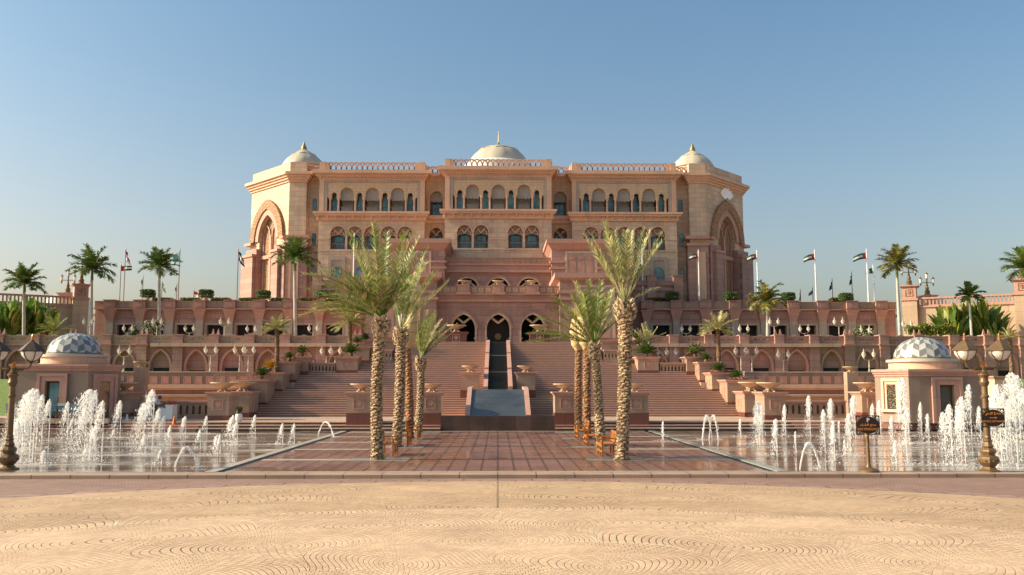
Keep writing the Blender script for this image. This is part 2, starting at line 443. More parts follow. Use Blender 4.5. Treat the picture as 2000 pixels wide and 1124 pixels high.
    for sx, xx in ((1, x0), (-1, x1)):
        a, b = sorted((xx, xx+sx*e)); pp.box(a, b, Y-.12, Y+.4, zp0, zp1)
        a, b = sorted((xx-sx*.1, xx+sx*.5)); pp.box(a, b, Y+.4, Y+5, zp0, zp1-.15)
        pts = [(xx+sx*e, zp0+.1)]
        for i in range(7):
            q = math.pi/2*i/6; pts.append((xx+sx*(e+e*.8*math.sin(q)), zp0+.1+(zp1-zp0-.1)*math.cos(q)))
        pp.prism(pts, Y-.08, Y+.3)
    pp.box(x0+e, x1-e, Y-.1, Y+.35, zp0, zp0+.14)
    lattice(pp, x0+e, x1-e, zp0+.1, zp1-.05, Y, 10.2*k)
    pp.build('parapet', M_peach, palace)
    rf = MB(); rf.prismx([(Y+1.2, zp0), (Y+8.5, zp1-.1), (Y+8.5, zp0)], x0+.8, x1-.8); rf.build('roof', M_roof, palace)  # white slope added behind the lattice, pitched to catch the sun

kc, ks = XO(1, 97), XO(1, 98.5)
LC = dict(floor=411, cap=382, frz=346, cor1=327, led=419, brk=428, stop=371, ltop=360, ptop=311, strings=(467, 487))
zc = lambda y: ZZ(y, 97)
block(0, 97, 104.5*kc, LC, (-75.5, -25, 25, 75.5), (-50.5, 0, 50.5),
      [(o*kc, 28*kc, zc(485), zc(455), zc(440)-zc(455), 'point') for o in (-66, -33.5, 33.5, 66)], 89)
LS = dict(floor=416, cap=387, frz=353, cor1=335, led=424, brk=432, stop=377, ltop=367, ptop=318, strings=(468, 490))
zs_ = lambda y: ZZ(y, 98.5)
for sg in (-1, 1):
    c = sg*247*ks
    block(c, 98.5, 103*ks, LS, (-74.2, -24.7, 24.7, 74.2), (-49.5, 0, 49.5),
          [(c+o*ks, 28.5*ks, zs_(488), zs_(458), zs_(443)-zs_(458), 'point') for o in (-65.4, -32.7, 0, 32.7, 65.4)], 88)
    # big framed windows of the storey below, beside the lower pylons
    for off in (313, 268):
        xc = sg*off*ks
        fb = MB(); a, b = xc-.95, xc+.95
        fb.box(a, a+.35, 98.35, 98.5, zs_(560), zs_(502)); fb.box(b-.35, b, 98.35, 98.5, zs_(560), zs_(502)); fb.box(a+.35, b-.35, 98.35, 98.5, zs_(502)-.4, zs_(502))
        fb.box(a+.35, b-.35, 98.44, 98.49, zs_(560), zs_(502)-.4)
        fb.build('window_surround', M_grey, palace)
        window(palace, (xc, 1.0, zs_(560), zs_(535), .75, 'round'), 98.38, .08, 0, (.5,))
    # recessed links
    for o0, o1, oc, win in ((104.5, 144, 121.5, True), (350, 374, 358, False)):
        Y = 99.9; k = XO(1, Y); z = lambda y: ZZ(y, Y)
        a, b = sorted((sg*(o0-6)*k, sg*(o1+6)*k)); c = sg*oc*k
        wl = MB()
        ops = [(c, 25*k, z(421), z(387), 13*k, 'round')] if win else [(c, 9.5*k, z(y1), z(y0+5), 5*k, 'round') for y0, y1 in ()]
        if win:
            arch_wall(wl, a, b, z(430), z(352), ops, Y, .5); arch_wall(wl, a, b, 6.5, z(430), [(c, 26*k, z(488), z(460), 15*k, 'point')], Y, .5)
        else:
            wl.box(a, b, Y, Y+.4, 6.5, z(352))
        wl.box(a, b, Y+1.6, Y+6, 6.5, z(338)); wl.box(a, b, Y+.01, Y+1.6, z(352), z(338))
        wl.build('wall', M_tan if not win else M_tanf, palace)
        if win:
            window(palace, (c, 19*k, z(421), z(398), 9*k, 'round'), Y+1.3, .09, 1, (.4,))
            sb = MB(); sb.prism([(c+x, z(387)+q) for x, q in arch_pts(25*k, 13*k, 'round')] + [(c+12.5*k, z(392)), (c+4*k, z(394)), (c, z(392)), (c-4*k, z(394)), (c-12.5*k, z(392))], Y+.6, Y+.7); sb.build('valance', M_shadegrey, palace)
            for q in (-1, 1): column(c+q*15.5*k, Y-.12, z(424), z(391), .11)
            cc = (c, 26*k, z(488), z(460), 15*k, 'point')
            s_ = MB(); arch_ring(s_, c, z(460), 26*k, 15*k, 'point', .14, Y-.07, Y)
            for q in (-1, 1): s_.tube([(c, Y+.25, z(461)), (c+q*.18, Y+.25, z(455)), (c+q*.5, Y+.25, z(450))], .08, 5)
            s_.build('window_tracery', M_peach, palace, 40)
            window(palace, (c, 22*k, z(488), z(464), 11*k, 'round'), Y+1.2, .09, 1, (.5,))
            lb = MB(); lb.box(a, b, Y-.5, Y, z(430), z(423)); lb.box(a, b, Y-.3, Y, z(437), z(430)); lb.build('ledge', M_peach, palace)
        else:
            for y0, y1 in ((389, 413), (456, 481), (523, 551)):
                window(palace, (c, 9.5*k, z(y1), z(y0+5), 5*k, 'round'), Y-.02, .06, 0, ())
                s_ = MB(); arch_ring(s_, c, z(y0+5), 9.5*k, 5*k, 'round', .12, Y-.08, Y, z(y0+5)-z(y1), 10); s_.build('window_surround', M_peach, palace)
        cornice(a, b, Y, Y+5, z(354), z(341), .4, (0, 0), False)
        pp = MB(); pp.box(a, b, Y-.1, Y+.3, z(341), z(338)); lattice(pp, a, b, z(338), z(326), Y, 10.2*k); pp.build('parapet', M_peach, palace)
    # gap fill between blocks and links
    wl = MB(); a, b = sorted((sg*350*ks, sg*376*ks)); wl.box(a, b, 103.5, 112, 6.5, ZZ(338, 101)); wl.build('wall', M_tan, palace)

# corner towers with their chamfered portal face
def tower(sg):
    A = Vector((sg*XO(407, 99), 99.0)); B = Vector((sg*XO(479, 105.3), 105.3))
    I = Vector((sg*XO(374, 99), 99.0)); L = (B-A).length
    zb, zl, zl2 = 6.5, ZZ(465, 99), ZZ(476, 99)
    zc0, zc1, zt = ZZ(357, 99), ZZ(340, 99), ZZ(318, 99)
    ux = (B-A)/L; nv = Vector((sg*ux.y*1.0, -abs(ux.x)))          # outward normal of the chamfer
    nv = Vector((sg*abs(ux.y), -abs(ux.x)))
    M = Matrix(((ux.x, -nv.x, 0, A.x), (ux.y, -nv.y, 0, A.y), (0, 0, 1, 0), (0, 0, 0, 1)))   # u along, v into the wall
    def ring(d):     # footprint grown by d
        t = math.tan(R(22.5))
        return [(I.x-sg*d, I.y-d), (A.x+sg*d*t, A.y-d), (B.x+sg*d, B.y-d*t), (B.x+sg*d, B.y+16), (I.x-sg*d, B.y+16)]
    root = MB()
    for z0, z1, hgt in ((zl2+.02, zc0, 0),):
        root.quad((I.x, I.y, z0), (A.x, A.y, z0), (A.x, A.y, z1), (I.x, I.y, z1))
        root.quad((B.x, B.y, zb), (B.x, B.y+16, zb), (B.x, B.y+16, z1), (B.x, B.y, z1))
        root.quad((I.x, I.y, zb), (I.x, B.y+16, zb), (I.x, B.y+16, z1), (I.x, I.y, z1))
    cu = L*.52; zsp = ZZ(466, 102)
    op = (cu, 4.0, zb, zsp, 2.75, 'point')
    root.M = M
    arch_wall(root, 0, L, zl2, zc0, [(cu, 4.0, zl2, zsp, 2.75, 'point')], 0, .75)
    root.M = None
    root.prismz(ring(-.05), zc1+.02, zt)
    w = root.build('tower', M_tan, palace)
    lo = MB()
    lo.prismz([(I.x-sg*.3, I.y-.35), (A.x+sg*.1, A.y-.35), (A.x+sg*.1, A.y+3), (I.x-sg*.3, A.y+3)], zb, zl2)
    lo.M = M
    lo.box(.12, cu-2.0, -.35, 1.2, zb, zl2); lo.box(cu+2.0, L+.35, -.35, 1.2, zb, zl2)
    lo.box(.9, cu-2.15, -.75, -.34, zb, zl2-.9); lo.box(cu+2.15, L+.75, -.75, -.34, zb, zl2-.9)
    lo.build('tower_base', M_pink, w)
    tr = MB(); tr.prismz([(I.x-sg*.5, I.y-.55), (A.x+sg*.2, A.y-.55), (A.x+sg*.2, A.y+1), (I.x-sg*.5, A.y+1)], zl-.12, zl+.2)
    tr.prismz([(I.x-sg*.42, I.y-.47), (A.x+sg*.17, A.y-.47), (A.x+sg*.17, A.y+1), (I.x-sg*.42, A.y+1)], zl2-.25, zl2+.02)
    tr.build('string_course', M_peachd, w); tr = MB(M)
    tr.box(.25, 1.1, -.55, .2, zl-.12, zl+.2); tr.build('string_course', M_peachd, w); tr = MB(M); tr.box(.8, cu-2.05, -.9, -.2, zl2-.9, zl2-.62); tr.build('string_course', M_peachd, w); tr = MB(M); tr.box(cu+2.05, L+.9, -.9, .3, zl2-.9, zl2-.62)
    tr.build('string_course', M_peachd, w); tr = MB(M); tr.box(L-1.05, L+.5, -.55, .3, zl-.12, zl+.2)
    tr.build('string_course', M_peachd, w)
    # front panel on the base
    pf = MB(); xa, xb = sorted((sg*XO(386, 98.6), sg*XO(404, 98.6)))
    for q in ((xa, xa+.22, zb+5.6, zl-1.6), (xb-.22, xb, zb+5.6, zl-1.6)): pf.box(q[0], q[1], 98.55, 98.66, q[2], q[3])
    pf.box(xa+.22, xb-.22, 98.55, 98.66, zl-1.82, zl-1.6); pf.box(xa+.22, xb-.22, 98.61, 98.66, zb+5.6, zl-1.82)
    pf.build('framed_panel', M_peach, w)
    # portal
    po = MB(M); arch_ring(po, cu, zsp-.2, 4.0, 2.9, 'point', .75, -.2, 0, 0, 20); po.build('portal_moulding', M_peachd, w)
    po = MB(M); arch_ring(po, cu, zsp-.2, 5.5, 3.6, 'point', .98, -.34, 0, 0, 24); po.build('portal_arch', M_orn, w)
    pn = MB(M); pts = opening((cu, 4.0, zb, zsp, 2.75, 'point')); pn.add([(x, .5, z) for x, z in pts], [tuple(range(len(pts)))])
    pn.build('portal_screen', M_lattice, w)
    fr = MB(M)
    for q in (-1, 1):
        arch_ring(fr, cu+q*.98, zsp+.3, 1.3, 1.25, 'point', .18, .34, .5, 16, 12)
    fr.box(cu-.2, cu+.2, .25, .5, zb, zsp+.3); fr.box(cu-2, cu+2, .2, .48, ZZ(505, 102), ZZ(498, 102)); fr.box(cu-2, cu+2, .18, .48, ZZ(585, 102), ZZ(577, 102))
    fr.build('portal_mullion', M_peachd, w)
    co = MB()
    h = zc1-zc0
    for a, b, d in ((0, .25, .15), (.25, .5, .35), (.5, .75, .55), (.75, 1.06, .8)):
        co.prismz(ring(d), zc0+h*a, zc0+h*b)
    co.build('cornice', M_peach, w)
    dm = MB(); cx, cy = P(973+sg*380, 320, 104.5)[0], 104.5
    zf_ = ZZ(317, 102); dm.lathe([(2.34, zt-.2), (2.34, zf_-.12), (2.52, zf_-.1), (2.52, zf_)], cx, cy, 32)
    dm.build('dome_drum', M_peach, w, 40)
    dome(w, cx, cy, zf_, 2.48, ZZ(291, 104.5)-zf_, ZZ(278, 104.5), 1.25)
    return w, M, cu
def dome(parent, cx, cy, z0, r, h, ztip, ogee, pole=0.0):
    mb = MB(); prof = []
    for i in range(15):
        t = i/14
        rr = r*math.cos(t*math.pi/2)**(1.0 if ogee > 1 else .92)*(1-.1*t*(ogee > 1))
        zz = z0 + h*(math.sin(t*math.pi/2) if ogee <= 1 else (.58*math.sin(t*math.pi/2) + .42*t**2.4))
        prof.append((max(rr, r*.06), zz))
    n = 48; vs = []; fs = []
    for rr, zz in prof:
        for k in range(n):
            a = 2*math.pi*k/n; q = rr*(1-.035*(1-abs(math.cos(4*a)))**2)
            vs.append((cx+q*math.cos(a), cy+q*math.sin(a), zz))
    for i in range(len(prof)-1):
        for k in range(n): fs.append((i*n+k, i*n+(k+1) % n, (i+1)*n+(k+1) % n, (i+1)*n+k))
    mb.add(vs, fs); d = mb.build('dome', M_dome, parent, 60)
    bd = MB(); pts = []
    for k in range(97):
        a = 2*math.pi*k/96; t = .56 + .07*abs(math.sin(4*a+.4)); i = int(t*14); f = t*14-i
        rr = prof[i][0]*(1-f)+prof[i+1][0]*f+.03; zz = prof[i][1]*(1-f)+prof[i+1][1]*f
        pts.append((cx+rr*math.cos(a), cy+rr*math.sin(a), zz))
    bd.tube(pts, r*.018, 5, False); bd.build('ochre_band', M_golddull, d)
    fb = MB(); zt = prof[-1][1]
    if pole: fb.lathe([(r*.13, zt-.06), (r*.07, zt+.14), (r*.03, zt+.4), (.04, zt+.7), (.03, ztip-.1), (.01, ztip)], cx, cy, 12)
    else: fb.lathe([(r*.15, zt-.12), (r*.13, zt+.05), (r*.06, zt+.45), (.02, ztip)], cx, cy, 12)
    fb.build('finial', M_gold, d, 40)
    return d
tl = tower(-1); tr_ = tower(1)
dd = MB(); dd.lathe([(4.5, 27), (4.5, ZZ(312, 107.5)), (4.2, ZZ(308, 107.8)), (3.6, ZZ(308, 107.8)+.05)], 0, 112, 40); dd.build('dome_drum', M_roof, palace, 40)
dome(palace, 0, 112, ZZ(322, 108.5), 3.95, ZZ(286, 112)-ZZ(322, 108.5), ZZ(257, 112), .9, 1)
bb = MB(); bb.box(-22, 22, 104.5, 125, 6.5, 26.4); bb.build('rear_block', M_tan, palace)

# white fan hung on the right tower
Mr, cu = tr_[1], tr_[2]
org = Mr @ Vector((cu+.1, -.12, ZZ(388, 102)))
fan = empty('fan_ornament', org, 'white fan-shaped ornament fixed high on the right tower above its arch', 'ornament')
fm = MB(Mr); zf = ZZ(388, 102); zf -= .25
for k in range(11):
    a0, a1 = R(-62+k*11.3), R(-62+(k+1)*11.3); am = (a0+a1)/2
    f = lambda a, r: (cu+.1+r*math.sin(a), zf+r*math.cos(a))
    p0, p1, p2, p3, p4 = f(a0, .35), f(a1, .35), f(a1, 1.55), f(am, 1.68), f(a0, 1.55)
    v = -.12 if k % 2 else -.2
    fm.add([(p0[0], -.16, p0[1]), (p1[0], -.16, p1[1]), (p2[0], v+.05, p2[1]), (p3[0], v-.04, p3[1]), (p4[0], v+.05, p4[1])] +
           [(p[0], -.03, p[1]) for p in (p0, p1, p2, p3, p4)],
           [(0, 1, 2, 3, 4), (9, 8, 7, 6, 5)] + [(i, i+5, (i+1) % 5+5, (i+1) % 5) for i in range(5)])
fm.build('fan_blade', plain('bright_white_panel', (.95, .95, .96), .5, 0, .02), fan)
fm = MB(Mr); fm.prism([(cu+.1+.42*math.sin(R(a)), zf+.42*math.cos(R(a))) for a in range(-70, 71, 20)] + [(cu+.1, zf-.1)], -.22, -.17); fm.build('fan_hub', M_shadegrey, fan)

# ------------------------------------------------------------------ entrance porch, pylons and balcony tiers (parts of the palace)
def frieze_panels(mb, x0, x1, y, z0, z1, n, t=.05):
    w_ = (x1-x0)/n
    for k in range(n):
        a, b = x0+w_*k+w_*.18, x0+w_*(k+1)-w_*.18; h = (z1-z0)*.14
        mb.box(a, b, y-t, y, z0+h, z0+2*h); mb.box(a, b, y-t, y, z1-2*h, z1-h)
        mb.box(a, a+.08, y-t, y, z0+2*h, z1-2*h); mb.box(b-.08, b, y-t, y, z0+2*h, z1-2*h)
        mb.box(a+w_*.14, b-w_*.14, y-t*.7, y, z0+3*h, z1-3*h)
YA, YB = 82.0, 91.0
za = lambda y: ZZ(y, YA); zb = lambda y: ZZ(y, YB)
ka, kb = XO(1, YA, 620), XO(1, YB, 540)
pw = MB(); xw = 122*ka
opsA = [(o*ka, 51*ka, 6.3, za(643), za(611)-za(643), 'point') for o in (-67.5, 0, 67.5)]
arch_wall(pw, -xw, xw, 6.3, za(600), opsA, YA, .8)
for x in (-xw, xw): pw.quad((x, YA, 6.3), (x, YB, 6.3), (x, YB, za(600)), (x, YA, za(600)))
pw.quad((-xw, YA, za(600)), (xw, YA, za(600)), (xw, YB, za(600)), (-xw, YB, za(600)))
pw.build('porch', M_pink, palace)
pt = MB()
pt.box(-xw, xw, YA-.06, YB, za(600)+.01, za(590)); pt.build('porch_frieze', M_pinkd, palace)
pt = MB()
pt.box(-xw-.1, xw+.1, YA-.3, YB, za(590), za(586)); pt.box(-xw, xw, YA-.1, YB, za(586)+.002, za(577)); pt.box(-xw-.1, xw+.1, YA-.35, YA+.5, za(577)+.003, za(574))
pt.build('porch_cornice', M_peachd, palace)
bal = MB(); bal.box(-xw, xw, YA-.2, YA+.12, za(574)+.004, za(561)); bal.box(-xw, xw, YA-.26, YA+.18, za(561), za(560)+.04)
for a, b in ((-xw, -80*ka), (-54*ka, -13*ka), (13*ka, 54*ka), (80*ka, xw)):
    fp = MB(); frieze_panels(fp, a, b, YA-.2, za(574), za(561), max(2, round((b-a)/.72))); fp.build('balustrade_panels', M_peach, palace)
bal.build('porch_balustrade', M_brown, palace)
for o in (-67.5, 0, 67.5):
    b = MB(); b.box(o*ka-.55, o*ka+.55, YA-.6, YA-.27, za(574)+.1, za(559)); b.box(o*ka-.66, o*ka+.66, YA-.72, YA-.27, za(577), za(574)+.1); b.box(o*ka-.62, o*ka+.62, YA-.68, YA+.25, za(559), za(557.5))
    b.box(o*ka-.26, o*ka+.26, YA-.64, YA-.6, za(571), za(562)); b.build('balcony_pedestal', M_peachd, palace)
    s_ = MB(); c = o*ka
    arch_ring(s_, c, za(643), 51*ka-.30, za(611)-za(643)-.16, 'point', .16, YA-.08, YA+.3, za(643)-6.3, 16)
    so_ = MB(); arch_ring(so_, c, za(643), 51*ka+.04, za(611)-za(643)+.02, 'point', .14, YA-.16, YA, 0.0, 16); so_.build('arch_hood', M_pinkd, palace)
    s_.tube([(c-.62, YA+.3, za(620.5)), (c, YA+.3, za(631))], .11, 6); s_.tube([(c+.62, YA+.3, za(620.5)), (c, YA+.3, za(631))], .11, 6)
    s_.box(c-25*ka, c-23*ka+.12, YA-.12, YA+.5, za(662), za(660)); s_.box(c+23*ka-.12, c+25*ka, YA-.12, YA+.5, za(662), za(660))
    s_.build('entrance_arch', M_tan, palace, 40)
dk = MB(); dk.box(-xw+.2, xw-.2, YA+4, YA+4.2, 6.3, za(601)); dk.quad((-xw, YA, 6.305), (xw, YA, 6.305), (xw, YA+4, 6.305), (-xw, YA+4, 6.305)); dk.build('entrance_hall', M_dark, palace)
dr = MB(); dr.box(-1.2, 1.2, YA+2.2, YA+2.35, 6.31, za(618))
for x in (-.62, 0, .62): dr.box(x-.04, x+.04, YA+2.12, YA+2.2, 6.31, za(630))
dr.box(-1.2, 1.2, YA+2.12, YA+2.2, za(632), za(630)); d_ = dr.build('entrance_door', M_darkwood, palace)
em = MB(); em.M = Matrix.Translation((0, YA+2.08, za(655.5))) @ Matrix.Rotation(R(90), 4, 'X'); em.lathe([(.3, -.03), (.3, .03), (.2, .05), (.2, .03), (.1, .06), (.02, .06)], 0, 0, 24); em.build('door_emblem', M_golddull, d_)
# upper porch tier
xb_ = 107*kb
pb = MB(); opsB = [(o*kb, 47*kb, 10, zb(563), zb(541)-zb(563), 'point') for o in (-60.5, 0, 60.5)]
arch_wall(pb, -xb_, xb_, 10, zb(528), opsB, YB, .7); pb.box(-xb_, xb_, YB+.02, YB+6, zb(528), zb(506)-.9); pb.box(-xb_, xb_, YB+3, YB+6, 6.5, zb(528)); pb.build('porch', M_pink, palace)
for o in (-60.5, 0, 60.5):
    s_ = MB(); c = o*kb; arch_ring(s_, c, zb(563), 47*kb-.3, zb(541)-zb(563)-.15, 'point', .17, YB-.06, YB+.2, 1.5, 14)
    so_ = MB(); arch_ring(so_, c, zb(563), 47*kb+.1, zb(541)-zb(563)+.06, 'point', .14, YB-.14, YB, 1.5, 14); so_.build('arch_hood', M_pinkd, palace)
    for q in (-1, 1):
        s_.tube([(c-q*.05, YB+.2, zb(557)), (c+q*.42, YB+.2, zb(548))], .09, 5)
        s_.tube([(c+q*1.02, YB+.2, zb(562)), (c+q*.35, YB+.2, zb(553)), (c-q*.2, YB+.2, zb(550))], .09, 5)
    s_.build('gallery_arch', M_tan, palace, 40)
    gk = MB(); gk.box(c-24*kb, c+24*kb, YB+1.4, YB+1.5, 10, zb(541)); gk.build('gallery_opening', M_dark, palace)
pt = MB(); pt.box(-xb_, xb_, YB-.3, YB, zb(533), zb(528)); pt.box(-xb_, xb_, YB-.06, YB, zb(528)+.002, zb(519)); pt.box(-xb_, xb_, YB-.25, YB+.2, zb(519), zb(515.5)); pt.build('porch_cornice', M_peachd, palace)
bal = MB(); bal.box(-xb_, xb_, YB-.08, YB+.2, zb(515.5)+.003, zb(505)); fp = MB(); frieze_panels(fp, -xb_, xb_, YB-.08, zb(515), zb(505), 20, .06); fp.build('balustrade_panels', M_peachd, palace); bal.box(-xb_, xb_, YB-.16, YB+.26, zb(505), zb(504)+.03); bal.build('porch_balustrade', M_brown, palace)
# pylons
def pylon(sg, o0, o1, Y, ytop, ycap, panel, ypan, cap_out, strings):
    k = XO(1, Y, 540); z = lambda y: ZZ(y, Y)
    a, b = sorted((sg*o0*k, sg*o1*k))
    m = MB(); m.box(a, b, Y, Y+8, 6.3, z(ycap)); m.box(a+.002, b-.002, Y+.5, Y+7.5, z(ycap), z(ytop)-.05)
    q = m.build('pylon', M_pink, palace)
    c = MB(); c.taper(a-.03, b+.03, Y-.03, Y+8.03, z(ycap), z(ytop)-.45, cap_out); c.box(a-cap_out-.12, b+cap_out+.12, Y-cap_out-.12, Y+8+cap_out+.12, z(ytop)-.45, z(ytop))
    for y in strings:
        p0, p1 = sorted((sg*panel[0]*k, sg*panel[1]*k)); inp = z(ypan[1]) < z(y) < z(ypan[0])
        for q0, q1 in (((a-.16, p0), (p1, b+.16)) if inp else ((a-.16, b+.16),)): c.box(q0, q1, Y-.16, Y+8.1, z(y)-.1, z(y)+.14)
    c.build('pylon_cap', M_peachd, q)
    pa, pb2 = sorted((sg*panel[0]*k, sg*panel[1]*k)); z0, z1 = z(ypan[1]), z(ypan[0])
    f = MB(); f.box(pa, pa+.22, Y-.1, Y, z0, z1); f.box(pb2-.22, pb2, Y-.1, Y, z0, z1); f.box(pa+.22, pb2-.22, Y-.1, Y, z1-.22, z1); f.build('panel_frame', M_peach, q)
    f = MB(); f.box(pa+.22, pb2-.22, Y-.03, Y, z0, z1-.22); f.build('panel_field', M_grey, q)
    f = MB(); n = 3; w_ = (pb2-pa-.7)/n
    for i in range(n):
        xa = pa+.35+w_*i+w_*.12; xb2 = xa+w_*.76
        f.box(xa, xb2, Y-.09, Y-.03, z0, z1-.95); f.box(xa, xb2, Y-.1, Y-.03, z1-.9, z1-.45); f.box(xa+.12, xb2-.12, Y-.14, Y-.1, z1-.82, z1-.53)
    f.build('panel_relief', M_peachd, q)
for sg in (-1, 1):
    pylon(sg, 104.5, 222, 90.0, 468, 487, (131, 194), (491, 533), .42, (512, 524))
    pylon(sg, 120, 256, 81.0, 534, 548, (151, 228), (557, 660), .36, (571, 584))
    # low wing with urn pedestals beside the tower
    k = XO(1, 96, 560); z = lambda y: ZZ(y, 96); a, b = sorted((sg*222*k, sg*360*k))
    m = MB(); m.box(a, b, 96, 98.4, 6.5, z(556)); m.box(a, b, 95.88, 96.1, z(556), z(548))
    for y in (556, 566): m.box(a-.05, b+.05, 95.78, 96, z(y)-.1, z(y)+.1)
    for o in (250, 300, 352):
        m.box(sg*o*k-.5, sg*o*k+.5, 95.7, 96.4, 6.5, z(540)); m.box(sg*o*k-.6, sg*o*k+.6, 95.6, 96.5, z(540), z(538.5))
    m.build('low_wing', M_pink, palace)
    for o in (275, 326):
        c = sg*o*k; f = MB(); f.box(c-.62, c+.62, 95.93, 95.99, 8, z(572)); f.build('panel_field', M_pinkd, palace)
# ------------------------------------------------------------------ ground, road, plaza
def sheet(name, poly, z, mat, kind='structure', thick=0):
    mb = MB()
    if thick: mb.prismz(poly, z-thick, z)
    else: mb.add([(x, y, z) for x, y in poly], [tuple(range(len(poly)))])
    o = mb.build(name, mat, None); o['kind'] = kind; return o
def circ(cx, cy, r, n=96): return [(cx+r*math.cos(2*math.pi*i/n), cy+r*math.sin(2*math.pi*i/n)) for i in range(n)]

def road_mat():
    m, n, l, b = newmat('fan_cobbles')
    p = pos(n); s = n.new('ShaderNodeSeparateXYZ'); l.new(p, s.inputs[0])
    X0 = s.outputs[0]; Yc = math_(n, l, 'SUBTRACT', s.outputs[1], 4.3)          # the fans run in rings round the forecourt centre
    wx = math_(n, l, 'MULTIPLY', math_(n, l, 'SUBTRACT', noise(n, l, .16, p, 2), .5), 3.2); wy = math_(n, l, 'MULTIPLY', math_(n, l, 'SUBTRACT', noise(n, l, .2, mapping(n, l, p, (1, 1, 5)), 2), .5), 1.4)
    X = math_(n, l, 'ADD', wx, math_(n, l, 'MULTIPLY', math_(n, l, 'ARCTAN2', X0, Yc), 13.0)); Y = math_(n, l, 'ADD', wy, math_(n, l, 'SQRT', math_(n, l, 'ADD', math_(n, l, 'MULTIPLY', X0, X0), math_(n, l, 'MULTIPLY', Yc, Yc))))
    wob = noise(n, l, .8, p, 2)
    Rr = 2.065
    yy = math_(n, l, 'DIVIDE', math_(n, l, 'SUBTRACT', Y, 10.1), Rr)
    j = math_(n, l, 'FLOOR', yy)
    def local(jj):
        odd = math_(n, l, 'MODULO', math_(n, l, 'ABSOLUTE', jj), 2.0)
        off = math_(n, l, 'MULTIPLY', math_(n, l, 'SUBTRACT', 1.0, odd), Rr)
        xs = math_(n, l, 'ADD', X, off)
        i = math_(n, l, 'ROUND', math_(n, l, 'DIVIDE', xs, 2*Rr))
        dx = math_(n, l, 'SUBTRACT', xs, math_(n, l, 'MULTIPLY', i, 2*Rr))
        dy = math_(n, l, 'SUBTRACT', math_(n, l, 'SUBTRACT', Y, 10.1), math_(n, l, 'MULTIPLY', jj, Rr))
        r = math_(n, l, 'SQRT', math_(n, l, 'ADD', math_(n, l, 'MULTIPLY', dx, dx), math_(n, l, 'MULTIPLY', dy, dy)))
        return dx, dy, r
    d1 = local(j); d2 = local(math_(n, l, 'ADD', j, 1.0))
    ins = math_(n, l, 'LESS_THAN', d1[2], Rr)
    def pick(a, c):
        x = n.new('ShaderNodeMix'); x.data_type = 'FLOAT'; l.new(ins, x.inputs[0]); l.new(c, x.inputs[2]); l.new(a, x.inputs[3]); return x.outputs[0]
    r, dx, dy = pick(d1[2], d2[2]), pick(d1[0], d2[0]), pick(d1[1], d2[1])
    cs = .115
    q = math_(n, l, 'DIVIDE', math_(n, l, 'ADD', r, math_(n, l, 'MULTIPLY', wob, .05)), cs)
    row = math_(n, l, 'FLOOR', q)
    fr = math_(n, l, 'ABSOLUTE', math_(n, l, 'SUBTRACT', math_(n, l, 'FRACT', q), .5))
    arc = ramp(n, l, fr, .36, .49)
    th = math_(n, l, 'ARCTAN2', dy, dx)
    rc = math_(n, l, 'MULTIPLY', math_(n, l, 'ADD', row, .5), cs)
    al = math_(n, l, 'ADD', math_(n, l, 'DIVIDE', math_(n, l, 'MULTIPLY', th, rc), .15), math_(n, l, 'MULTIPLY', row, .37))
    fa = math_(n, l, 'ABSOLUTE', math_(n, l, 'SUBTRACT', math_(n, l, 'FRACT', al), .5))
    rad = ramp(n, l, fa, .40, .5)
    big = noise(n, l, .22, mapping(n, l, p, (1, 1.6, 1)), 4)
    jm = math_(n, l, 'MAXIMUM', arc, math_(n, l, 'MULTIPLY', rad, .8))
    fade = ramp(n, l, big, .36, .62)
    jm = math_(n, l, 'MULTIPLY', jm, math_(n, l, 'ADD', .18, math_(n, l, 'MULTIPLY', fade, .82)))
    # the dark pointing between the fans
    edge = math_(n, l, 'MULTIPLY', ramp(n, l, math_(n, l, 'ABSOLUTE', math_(n, l, 'SUBTRACT', d1[2], Rr)), .045, .02), ramp(n, l, noise(n, l, .35, p, 2), .5, .68))
    rr = n.new('ShaderNodeVectorMath'); rr.operation = 'DISTANCE'; l.new(p, rr.inputs[0]); rr.inputs[1].default_value = (0, 4.3, 0)
    inner = ramp(n, l, rr.outputs['Value'], 16.45, 16.35)
    base = mixc(n, l, inner, (.51, .34, .21), (.62, .425, .28))
    cell = n.new('ShaderNodeTexWhiteNoise'); cell.noise_dimensions = '2D'
    cc = n.new('ShaderNodeCombineXYZ'); l.new(row, cc.inputs[0]); l.new(math_(n, l, 'FLOOR', al), cc.inputs[1]); l.new(cc.outputs[0], cell.inputs['Vector'])
    base = mixc(n, l, .55, base, mixc(n, l, cell.outputs['Value'], (.78, .77, .75), (1.16, 1.16, 1.14)), 'MULTIPLY')
    base = mixc(n, l, .8, base, mixc(n, l, ramp(n, l, noise(n, l, .5, p, 6, .65), .3, .72), (.76, .72, .66), (1.12, 1.11, 1.08)), 'MULTIPLY')
    tyre = noise(n, l, 1.0, mapping(n, l, p, (.06, .8, 1)), 4)
    base = mixc(n, l, math_(n, l, 'MULTIPLY', ramp(n, l, tyre, .55, .78), .35), base, (.26, .17, .095))
    cline = math_(n, l, 'MULTIPLY', ramp(n, l, math_(n, l, 'ABSOLUTE', X0), .035, .02), ramp(n, l, rr.outputs['Value'], 16.4, 16.45))
    base = mixc(n, l, math_(n, l, 'MULTIPLY', jm, .95), base, (.12, .065, .03))
    base = mixc(n, l, math_(n, l, 'MULTIPLY', edge, .55), base, (.80, .64, .45))
    base = mixc(n, l, math_(n, l, 'MULTIPLY', cline, .7), base, (.16, .09, .05))
    l.new(base, b.inputs['Base Color']); b.inputs['Roughness'].default_value = .8
